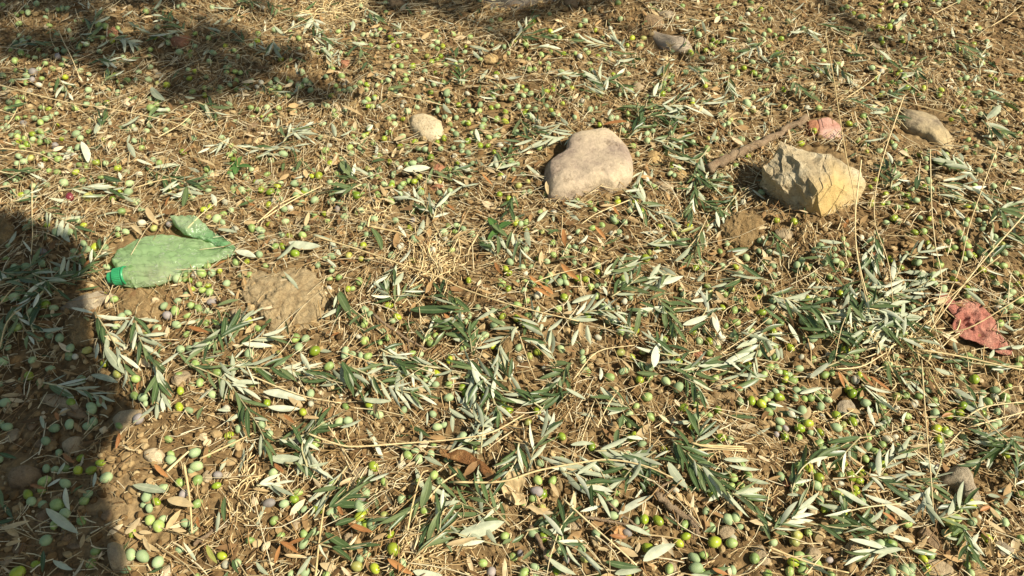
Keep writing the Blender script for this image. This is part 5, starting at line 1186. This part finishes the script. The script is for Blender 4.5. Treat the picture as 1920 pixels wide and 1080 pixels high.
sheet('crumpled_leaf', [(1139, 1003), (1160, 1000), (1177, 1008), (1172, 1020), (1150, 1020)], .012, .005, M['rust_leaf'], 'orange dry leaf curled by a purple olive near the bottom', 'dead leaf', 7, .0006, fr=60)

# ------------------------------------------------------------------ olives
ALL = []
for t, s in OLIVES.items():
    for e in s.split(';'):
        x, y, r, c = e.split(); X_, Y_ = tp(t, float(x), float(y)); ALL.append([X_, Y_, float(r)/4, c])
def olive_tpl(seg, rings, seed, asp):
    rng = np.random.default_rng(seed); V = []; F = []
    for i in range(rings+1):
        th = math.pi*i/rings; x = math.cos(th); r = math.sin(th)
        r *= 1+.07*x*rng.uniform(.2, 1)                       # a little fuller at one end
        xx = x+(.045 if i == rings else 0)*-1
        if i == 0: xx -= .07                                   # dimple where the stalk sat
        if i == 1: xx += .0
        for k in range(seg):
            a = 2*math.pi*k/seg; V.append((xx, r*asp*math.cos(a), r*asp*math.sin(a)))
    V = np.array(V); V[:, 1:] *= 1+.03*np.sin(V[:, [0]]*3+seed)
    if seed in (3, 6): V *= (1+.05*np.sin(V[:, [1]]*6+seed)*np.sin(V[:, [0]]*4)+.04*np.sin(V[:, [2]]*9+V[:, [0]]*5))     # wrinkled
    for i in range(rings):
        for k in range(seg):
            k2 = (k+1) % seg; F.append((i*seg+k, (i+1)*seg+k, (i+1)*seg+k2, i*seg+k2))
    return V, np.array(F)
LOOK = {'l': 'glossy lime green olive', 'm': 'mid green olive', 'p': 'dusty pale green olive', 'w': 'whitish faded olive', 'u': 'purple grey olive', 'y': 'yellow olive', 'r': 'wine red olive'}
TPL = []
for k in range(8):
    V, F = olive_tpl(20, 13, k, (.74, .80, .84, .72, .87, .78, .82, .70)[k])
    # small woody stalk scar on the dimple
    TPL.append((V, F))
SKIN = {}
def skin_mesh(k, c):
    if (k, c) not in SKIN: SKIN[(k, c)] = mesh_np('skin', TPL[k][0]*.01, TPL[k][1], None, [M[c]])
    return SKIN[(k, c)]
mb = MB(); mb.tube([(.0088, 0, 0), (.0098, 0, 0), (.0112, .0002, .0002)], [.0011, .0009, .0007], 7)
SCAR = mb.mesh('stalk_scar', M['stick'])
for a in ALL:
    a.append((10000 if a[3] == 'r' else 0)+a[2]*(1 if a[1] > 0 else 1))
ALL.sort(key=lambda a: -a[4])
def olive_pose(a, i):
    rng = random.Random(i*13+5)
    p = gp(a[0], a[1], .010); k = depth(p)/FPX
    R_ = min(max(a[2]*k, .0052), .0118)*1.06
    if a[3] == 'r': R_ = .0105
    p = gp(a[0], a[1], R_*.80); p.z = h(p.x, p.y)+R_*.84+.001
    return p, R_, (rng.uniform(-.5, .5), rng.uniform(-.45, .45), rng.uniform(0, 6.28)), rng.randrange(8)
NIND = 300
for i, a in enumerate(ALL[:NIND]):
    p, R_, rot, k = olive_pose(a, i)
    root = empty('olive', p, None, 'olive', 'fallen olives scattered over the litter')
    root.rotation_euler = rot; root.scale = (R_/.01,)*3
    s = link('skin', skin_mesh(k, a[3]), root)
    if a[2] > 9.0: link('stalk_scar', SCAR, root)
    if a[3] == 'r': root['label'] = 'dark wine red olive, the only one, above and left of the bottle'
    else: later(root, LOOK[a[3]], a[0], a[1])
# the rest, too many to single out
def px_of(x, y):
    z = H(x, y)-CAMZ
    cy = y*CP+z*SP_; cz = np.maximum(y*SP_-z*CP, .05)
    return 960+FPX*x/cz, 540-FPX*cy/cz
def olive_stuff():
    tp2 = [olive_tpl(12, 8, k, (.74, .80, .84, .72, .87, .78, .82, .70)[k]) for k in range(8)]
    keys = ['l', 'm', 'p', 'w', 'u', 'y']; VS = []; FS = []; MI = []; n = 0
    lst = [(olive_pose(a, NIND+i), a[3]) for i, a in enumerate(ALL[NIND:])]
    rng = random.Random(3)
    taken = np.array([[a[0], a[1]] for a in ALL])
    cnt = 0
    while cnt < 1650:
        if rng.random() < .55:
            q = rng.choice(ALL); px = q[0]+rng.gauss(0, 34); py = q[1]+rng.gauss(0, 24)
        else: px = rng.uniform(-160, 2080); py = rng.uniform(-60, 1120)
        if py > 380 and rng.random() < (.45 if px > 1150 else .72): continue
        if any(((px-sx)/(sx2+4))**2+((py-sy)/(sy2+4))**2 < 1 for sx, sy, sx2, sy2 in STONES): continue
        ins = 0 <= px <= 1920 and 0 <= py <= 1080
        if (taken[:, 0]-px).__pow__(2).__add__((taken[:, 1]-py)**2).min() < 120: continue
        c = rng.choice('llmmmmpppppppw'); R0 = rng.uniform(.0068, .0088)
        p = gp(px, py, .006); sink_ = rng.uniform(-.001, .009) if ins else .006
        p.z = h(p.x, p.y)+sink_
        lst.append(((p, R0, (rng.uniform(-.5, .5), rng.uniform(-.4, .4), rng.uniform(0, 6.28)), rng.randrange(8)), c)); cnt += 1
    for _ in range(900):          # sparser beyond the view
        x = rng.uniform(-3.4, 3.4); y = rng.uniform(-1.0, 4.2)
        px, py = px_of(np.array([x]), np.array([y])); px = float(px[0]); py = float(py[0])
        if -40 < px < 1960 and -40 < py < 1120: continue
        if math.hypot(x-.02, y-2.1) < .25: continue
        if rng.random() > math.exp(-((max(abs(x)-1.5, 0)+max(-y, y-2.4, 0))/1.3)**2): continue
        lst.append((((Vector((x, y, h(x, y)+.006))), rng.uniform(.0068, .0088), (rng.uniform(-.5, .5), rng.uniform(-.4, .4), rng.uniform(0, 6.28)), rng.randrange(8)), rng.choice('lmmppp')))
    from mathutils import Euler
    for (p, R_, rot, k), c in lst:
        m = np.array(Euler(rot).to_matrix()); V = (tp2[k][0]*R_)@m.T+np.array(p)
        VS.append(V); FS.append(tp2[k][1]+n); MI += [keys.index(c if c in keys else 'u')]*len(tp2[k][1]); n += len(V)
    o = link('scattered_olives', mesh_np('scattered_olives', np.concatenate(VS), np.concatenate(FS), None, [M[k] for k in keys], True, MI))
    tag(o, 'the many smaller fallen olives strewn among straw towards the far side', 'olives', kind='stuff')
olive_stuff()

# ------------------------------------------------------------------ loose leaves
KIND = {'s': ('leaf', True, 'silver backed olive leaf'), 'S': ('leaf', True, 'broad silver backed olive leaf'), 'd': ('leaf', False, 'dark green olive leaf'), 'D': ('leaf', False, 'broad dark green leaf'),
        't': ('tan_leaf', False, 'dry tan leaf'), 'T': ('tan_leaf', False, 'broad dry tan leaf'), 'o': ('rust_leaf', False, 'rusty dry leaf'), 'O': ('rust_leaf', False, 'broad rusty dry leaf'), 'g': ('leafy', False, 'yellow green leaf')}
LL = []
for t, s in LEAVES.items():
    for e in s.split(';'):
        q = e.split(); a = tp(t, float(q[0]), float(q[1])); b = tp(t, float(q[2]), float(q[3])); LL.append((a, b, q[4]))
LL.sort(key=lambda q: -math.hypot(q[1][0]-q[0][0], q[1][1]-q[0][1]))
rest = {}
for i, (a, b, kd) in enumerate(LL):
    rng = random.Random(i+900)
    p = gp(a[0], a[1], .014); q = gp(b[0], b[1], .014); d = q-p; L = max(min(d.length, .085), .016)
    mt, flip, look = KIND[kd]
    W = L*(.28 if kd.isupper() else .20); W = min(max(W, .006), .022)
    V, F, A = leaf_geo(L, W, rng.uniform(.1, .5), rng.uniform(-.12, .32) if not flip else rng.uniform(-.3, .12), rng.uniform(-.5, .5), 10, 5, rng)
    roll = rng.uniform(-.35, .35)+(math.pi if flip else 0)
    d.z = rng.uniform(-.06, .12)*L
    V = V@frame_from(d, roll).T
    zl = .015+rng.uniform(0, .008)
    mn = V[:, 2].min()
    if i >= 298:
        rest.setdefault(mt, []).append((V+np.array([p.x, p.y, h(p.x, p.y)+max(zl, .004-mn)]), F, A)); continue
    o = link('loose_leaf', mesh_np('loose_leaf', V, F, {'across': A}, [M[mt]]))
    o.location = (p.x, p.y, h(p.x, p.y)+max(zl, .004-mn))
    o['category'] = 'leaf'; o['group'] = 'loose leaves lying on the litter'
    later(o, look, (a[0]+b[0])/2, (a[1]+b[1])/2)
rv = []; rm = []; rk = list(rest)
for k in rk:
    for q in rest[k]: rv.append(q); rm += [rk.index(k)]*len(q[1])
V, F, A = cat(rv)
tag(link('small_loose_leaves', mesh_np('small_loose_leaves', V, F, {'across': A}, [M[k] for k in rk], True, rm)), 'smaller loose leaves lying between the counted ones', 'leaves', kind='stuff')
print('loose leaves', len(LL), 'olives listed', len(ALL))

# weed seedlings with broad green leaves
def weed(px, py, size, n, label, seed):
    rng = random.Random(seed); c = gp(px, py, .006); root = empty('weed_seedling', c, label, 'weed'); parts = []
    for i in range(n):
        a = 2*math.pi*i/n+rng.uniform(-.4, .4); d = Vector((math.cos(a), math.sin(a), rng.uniform(.15, .5)))
        V, F, A = leaf_geo(size*rng.uniform(.7, 1), size*.36, .3, .4, rng.uniform(-.3, .3), 8, 5, rng)
        parts.append((V@frame_from(d, rng.uniform(-.3, .3)).T+np.array([0, 0, .008]), F, A))
    V, F, A = cat(parts); link('leaves', mesh_np('leaves', V, F, {'across': A}, [M['weed']]), root)
    mb = MB(); mb.tube([(0, 0, -.006), (.001, 0, .010)], [.0018, .0012], 6); link('stem', mb.mesh('stem', M['twig']), root)
weed(447, 318, .040, 5, 'small weed with broad dark green leaves, upper left above the straw', 1)
weed(935, 435, .042, 3, 'dark green broad leaved seedling just above the centre of the photo', 2)

# ------------------------------------------------------------------ sprigs: stem and a mesh of leaves
def sprig(line, idx):
    t, r_ = line.split(':'); pts_s, n, sv = r_.split('|'); n = int(int(n)*1.25+1); sv = float(sv)
    rng = random.Random(idx*31+7)
    pp = [tp(t, *map(float, q.split())) for q in pts_s.split(',')]
    lift = .016
    P = smooth_line([gp(x, y, lift+rng.uniform(-.003, .006)) for x, y in pp], 6)
    loc = P[0].copy()
    lens = [0]
    for i in range(1, len(P)): lens.append(lens[-1]+(P[i]-P[i-1]).length)
    tot = lens[-1]
    spread = rng.uniform(.32, .72)
    look = 'silvery leaved' if sv >= .65 else ('green and silver' if sv >= .35 else 'dark green')
    root = empty('olive_sprig', loc, None, 'olive sprig', 'leafy olive sprigs lying on the litter')
    mb = MB(); mb.tube(P, [.0015*(1-.5*i/(len(P)-1)) for i in range(len(P))], 6)
    link('stem', mb.mesh('stem', M['twig'], loc), root)
    parts = []
    for k in range(n):
        s = tot*((k//2*2+1.0+rng.uniform(-.3, .3))/(n+.5)); s = min(max(s, 0), tot)
        i = max(j for j in range(len(P)) if lens[j] <= s+1e-9); i = min(i, len(P)-2)
        f = (s-lens[i])/max(lens[i+1]-lens[i], 1e-6); p = P[i].lerp(P[i+1], f); d = (P[i+1]-P[i]).normalized()
        side = 1 if k % 2 else -1
        end = s/tot
        ang = side*abs(rng.gauss(spread, .16))*(1-.55*end**3)
        if k >= n-1: ang *= .25
        ca, sa = math.cos(ang), math.sin(ang)
        d2 = Vector((d.x*ca-d.y*sa, d.x*sa+d.y*ca, rng.uniform(-.18, .22)))
        L = rng.uniform(.030, .057)*(1-.25*end**2)
        if rng.random() < .10: continue
        if tot < .06: L *= .85
        flip = rng.random() < sv
        V, F, A = leaf_geo(L, L*rng.uniform(.13, .185), rng.uniform(.1, .7), rng.uniform(-.15, .45)*(-1 if flip else 1), rng.uniform(-.8, .8), 8, 3, rng)
        roll = rng.gauss(0, .5)+(math.pi if flip else 0)
        V = V@frame_from(d2, roll).T
        c = p-loc; base = np.array([c.x, c.y, c.z+rng.uniform(-.003, .007)])
        V = V+base
        # keep the blades on top of the litter
        zz = H(V[:, 0]+loc.x, V[:, 1]+loc.y)-loc.z+.006
        low = np.max(zz-V[:, 2]); 
        if low > 0: V[:, 2] += low*.75
        parts.append((V, F, A))
    V, F, A = cat(parts)
    link('leaves', mesh_np('leaves', V, F, {'across': A}, [M['leaf']]), root)
    mx = sum(q[0] for q in pp)/len(pp); my = sum(q[1] for q in pp)/len(pp)
    later(root, look+' sprig', mx, my)
for i, ln in enumerate(SPRIGS.split('\n')): sprig(ln, i)
LEAFY = [(700, 700, 260, 90, 14), (1300, 560, 190, 110, 18), (1000, 640, 190, 90, 12), (1250, 900, 230, 70, 14), (1750, 880, 140, 90, 12), (640, 900, 220, 80, 12), (70, 600, 80, 110, 7), (1850, 430, 60, 90, 5),
         (1130, 190, 220, 70, 12), (1650, 560, 110, 70, 8), (880, 1030, 260, 40, 8), (1560, 620, 120, 60, 6), (420, 640, 90, 60, 5), (1000, 800, 180, 60, 8), (260, 90, 180, 50, 6), (1700, 1000, 160, 50, 6), (860, 330, 120, 50, 3), (560, 100, 60, 30, 4), (1700, 170, 150, 60, 7), (1400, 90, 150, 50, 6), (480, 260, 120, 40, 4), (1330, 350, 50, 80, 6), (1640, 590, 35, 60, 8), (100, 450, 50, 60, 5)]
rg = random.Random(77); ix = 400
for (cx_, cy_, rx, ry, nn_) in LEAFY:
    for _ in range(round(nn_*.62)):
        while True:
            x = cx_+rg.gauss(0, .6)*rx; y = cy_+rg.gauss(0, .6)*ry
            if not any(((x-sx)/(sx2+45))**2+((y-sy)/(sy2+35))**2 < 1 for sx, sy, sx2, sy2 in STONES+[(545, 570, 60, 50), (1395, 425, 30, 20), (1500, 650, 20, 10)]): break
        a = rg.uniform(0, 6.28); sc = .55+.45*y/1080
        L1 = rg.uniform(35, 70)*sc; b2 = a+rg.uniform(-.6, .6)
        p0 = (x*4, y*4); p1 = ((x+L1*math.cos(a))*4, (y+L1*.75*math.sin(a))*4); p2 = (p1[0]+4*L1*math.cos(b2), p1[1]+3*L1*math.sin(b2))
        sprig(f'M:{p0[0]:.0f} {p0[1]:.0f},{p1[0]:.0f} {p1[1]:.0f},{p2[0]:.0f} {p2[1]:.0f}|{rg.randint(4, 10)}|{rg.choice((.1, .3, .5, .7, .85))}', ix); ix += 1

# ------------------------------------------------------------------ litter nobody could count
def region(n, rng, m=1.0):
    # random ground points over the area around the view
    x = rng.uniform(-1.75, 1.75, n*2); y = rng.uniform(.18, 2.35, n*2)
    return x, y
def px_of(x, y):
    z = H(x, y)-CAMZ
    cy = y*CP+z*SP_; cz = np.maximum(y*SP_-z*CP, .05)
    return 960+FPX*x/cz, 540-FPX*cy/cz
BARE = [(290, 880, 150, 120, .75), (120, 900, 150, 200, .65), (555, 570, 95, 80, .95), (255, 570, 60, 35, .95), (1390, 430, 60, 45, .9), (1180, 720, 130, 70, .6), (1380, 770, 120, 60, .6), (1560, 1010, 200, 70, .75),
        (1760, 460, 180, 90, .6), (1800, 60, 160, 60, .5), (1500, 640, 60, 60, .7), (450, 970, 60, 60, .6), (1100, 110, 120, 50, .5), (60, 230, 90, 50, .5), (1640, 120, 80, 50, .5), (1400, 1040, 120, 50, .6), (560, 790, 60, 30, .5)]
DENSE = [(810, 470, 170, 90, .9), (520, 300, 240, 110, .6), (200, 400, 200, 60, .8), (620, 30, 70, 40, 1), (1150, 420, 200, 60, .7), (1290, 800, 140, 50, .6), (560, 400, 140, 60, .5), (330, 560, 60, 30, .4), (770, 1010, 120, 60, .6), (1060, 640, 200, 80, .5), (1460, 830, 150, 20, .6), (1750, 830, 120, 50, .5), (130, 350, 150, 40, .6), (340, 630, 100, 30, .5), (1540, 300, 120, 60, .0)]
def scatter(rng, n):
    # evenly over the area in view, thinning out raggedly beyond it
    x = rng.uniform(-1.8, 1.8, n); y = rng.uniform(.15, 2.4, n)
    m = int(n*.45); x2 = rng.uniform(-4.2, 4.2, m); y2 = rng.uniform(-1.6, 5.0, m)
    d = np.maximum(np.abs(x2)-1.8, 0)+np.maximum(np.maximum(.15-y2, y2-2.4), 0)
    keep = (d > 0) & (rng.uniform(0, 1, m) < np.exp(-(d/1.5)**2)*np.clip(vnoise(x2*2, y2*2, 77)*1.7-.1, 0, 1))
    x = np.concatenate([x, x2[keep]]); y = np.concatenate([y, y2[keep]]); o = rng.permutation(len(x)); return x[o], y[o]
def straw_w(px, py):
    w = np.full(px.shape, .62)
    for x, y, rx, ry, k in BARE: w *= 1-k*np.exp(-((px-x)/rx)**2-((py-y)/ry)**2)
    for x, y, rx, ry, k in DENSE: w += k*.6*np.exp(-((px-x)/rx)**2-((py-y)/ry)**2)
    return w
def off_stones(px, py, k=1.0):
    ok = np.ones(px.shape, bool)
    for x, y, rx, ry in STONES: ok &= ((px-x)/(rx*k))**2+((py-y)/(ry*k))**2 > 1
    return ok
def strands(name, n, Lr, rr, label, mat, seed, zr=(.001, .016), wfun=None, sides=3, k=.93, cat_='litter', rad=1.0):
    rng = np.random.default_rng(seed)
    x, y = scatter(rng, n*3)
    px, py = px_of(x, y); w = wfun(px, py) if wfun else np.ones(px.shape)
    w = w*np.clip(.15+1.5*vnoise(x*9, y*9, seed+40), .2, 1.6)
    ok = (rng.uniform(0, 1, len(x)) < w/1.3) & off_stones(px, py, k)
    x, y = x[ok][:int(n*1.2)], y[ok][:int(n*1.2)]; n = len(x)
    L = rng.gamma(3.0, Lr/3.0, n); L = np.clip(L, Lr*.3, Lr*3.2)
    # neighbouring strands lie roughly the same way
    a = (vnoise(x*6, y*6, 21)-.5)*5+rng.normal(0, .8, n); r = rng.uniform(rr[0], rr[1], n)*rad
    bend = rng.normal(0, .35, n); tilt = rng.normal(0, .07, n); z0 = rng.uniform(zr[0], zr[1], n)
    NS = 4; V = np.zeros((n, NS*sides, 3))
    for i in range(NS):
        t = i/(NS-1)-.5; aa = a+bend*t*1.3
        cx = x+np.cos(a+bend*t*.6)*L*t; cy = y+np.sin(a+bend*t*.6)*L*t
        cz = H(cx, cy)+z0+tilt*L*t+.12*L*(.25-t*t)*rng.uniform(0, 1, 1)
        cz = np.maximum(cz, H(cx, cy)+r*.4)
        nx, ny = -np.sin(aa), np.cos(aa)
        tap = r*(1-.35*(t+.5))
        for j in range(sides):
            q = 2*np.pi*j/sides+.5
            V[:, i*sides+j, 0] = cx+nx*np.cos(q)*tap; V[:, i*sides+j, 1] = cy+ny*np.cos(q)*tap; V[:, i*sides+j, 2] = cz+np.sin(q)*tap*.6
    f = []
    for i in range(NS-1):
        for j in range(sides):
            j2 = (j+1) % sides; f.append((i*sides+j, i*sides+j2, (i+1)*sides+j2, (i+1)*sides+j))
    F = (np.array(f)[None]+(np.arange(n)*NS*sides)[:, None, None]).reshape(-1, 4)
    o = link(name, mesh_np(name, V.reshape(-1, 3), F, None, [M[mat]]))
    return tag(o, label, cat_, kind='stuff')
strands('straw_litter', 38000, .030, (.0005, .0015), 'thick mat of dry straw and grass bits over the soil', 'straw', 1, wfun=straw_w)
strands('fine_rootlets', 24000, .016, (.0004, .0009), 'fine straw fibres and rootlets over the soil', 'straw', 2, (.001, .012), straw_w)
strands('long_straw', 2200, .070, (.0006, .0012), 'longer loose straws strewn over the litter', 'straw', 3, (.010, .022), straw_w)
def crumbs(name, n, smin, smax, seed, mat, label, tpl=ICO1, wf=None, zk=.25, pw=3.2):
    rng = np.random.default_rng(seed)
    x, y = scatter(rng, n*2); px, py = px_of(x, y)
    w = wf(px, py) if wf else np.ones(px.shape)
    ok = (rng.uniform(0, 1, len(x)) < w) & off_stones(px, py, .9)
    x, y = x[ok][:n], y[ok][:n]; n = len(x)
    s = smin+(smax-smin)*rng.uniform(0, 1, n)**pw
    bases = [chunk(tpl[0], rng, 5, .5, .95, .1) for _ in range(12)]
    pick = rng.integers(0, 12, n); B = np.array(bases)[pick]
    B = B*(rng.uniform(.65, 1.2, (n, 1, 3)))*s[:, None, None]; B[:, :, 2] *= .8
    a = rng.uniform(0, 6.28, n); c, sn = np.cos(a)[:, None], np.sin(a)[:, None]
    X = B[:, :, 0]*c-B[:, :, 1]*sn+x[:, None]; Y = B[:, :, 0]*sn+B[:, :, 1]*c+y[:, None]; Z = B[:, :, 2]+(H(x, y)+s*zk)[:, None]
    V = np.stack([X, Y, Z], 2).reshape(-1, 3)
    F = (tpl[1][None]+(np.arange(n)*len(tpl[0]))[:, None, None]).reshape(-1, 3)
    o = link(name, mesh_np(name, V, F, None, [M[mat]], smooth=False)); return tag(o, label, 'gravel', kind='stuff')
crumbs('soil_crumbs', 42000, .0020, .0085, 5, 'crumb', 'crumbs and small lumps of brown soil with gravel')
crumbs('soil_gravel', 13000, .0030, .0095, 6, 'crumb', 'larger soil lumps and gravel on the bare ground', ICO2, lambda px, py: np.clip(1.25-straw_w(px, py), .12, 1), .35, 1.9)
def cloud(name, n, Lr, wr, mat, label, seed, zr, flipp, wf=None, cat_='litter', bend=.5):
    rng = np.random.default_rng(seed)
    x, y = scatter(rng, n*3); px, py = px_of(x, y)
    w = wf(px, py) if wf else np.full(px.shape, 1.3)
    ok = (rng.uniform(0, 1, len(x)) < w/1.3) & off_stones(px, py, 1.0)
    x, y = x[ok][:int(n*1.2)], y[ok][:int(n*1.2)]; n = len(x)
    L = rng.uniform(Lr[0], Lr[1], n); a = rng.uniform(0, 6.28, n); el = rng.normal(0, .16, n)
    D = np.stack([np.cos(a), np.sin(a), el], 1); P = np.stack([x, y, H(x, y)+rng.uniform(zr[0], zr[1], n)], 1)
    roll = rng.normal(0, .4, n)+np.where(rng.uniform(0, 1, n) < flipp, np.pi, 0)
    V, F, A = leaf_cloud(P, D, roll, L, L*rng.uniform(wr[0], wr[1], n), rng.normal(0, bend*.4, n), 4)
    o = link(name, mesh_np(name, V, F, {'across': A}, [M[mat]])); return tag(o, label, cat_, kind='stuff')
cloud('brown_leaf_litter', 6500, (.010, .036), (.16, .38), 'chip', 'brown and tan bits of dead leaves in the straw', 8, (.003, .015), .5, lambda px, py: straw_w(px, py)+.25)
def leaf_w(px, py):
    w = np.full(px.shape, .35)
    for x, y, rx, ry, k in LEAFY: w += .55*np.exp(-((px-x)/rx/1.1)**2-((py-y)/ry/1.1)**2)
    for x, y, rx, ry, k in BARE: w *= 1-k*.8*np.exp(-((px-x)/rx)**2-((py-y)/ry)**2)
    return w
cloud('scattered_olive_leaves', 1500, (.022, .048), (.13, .20), 'leaf', 'loose olive leaves strewn through the straw', 9, (.003, .014), .5, leaf_w, 'leaves', .9)
finish_labels()
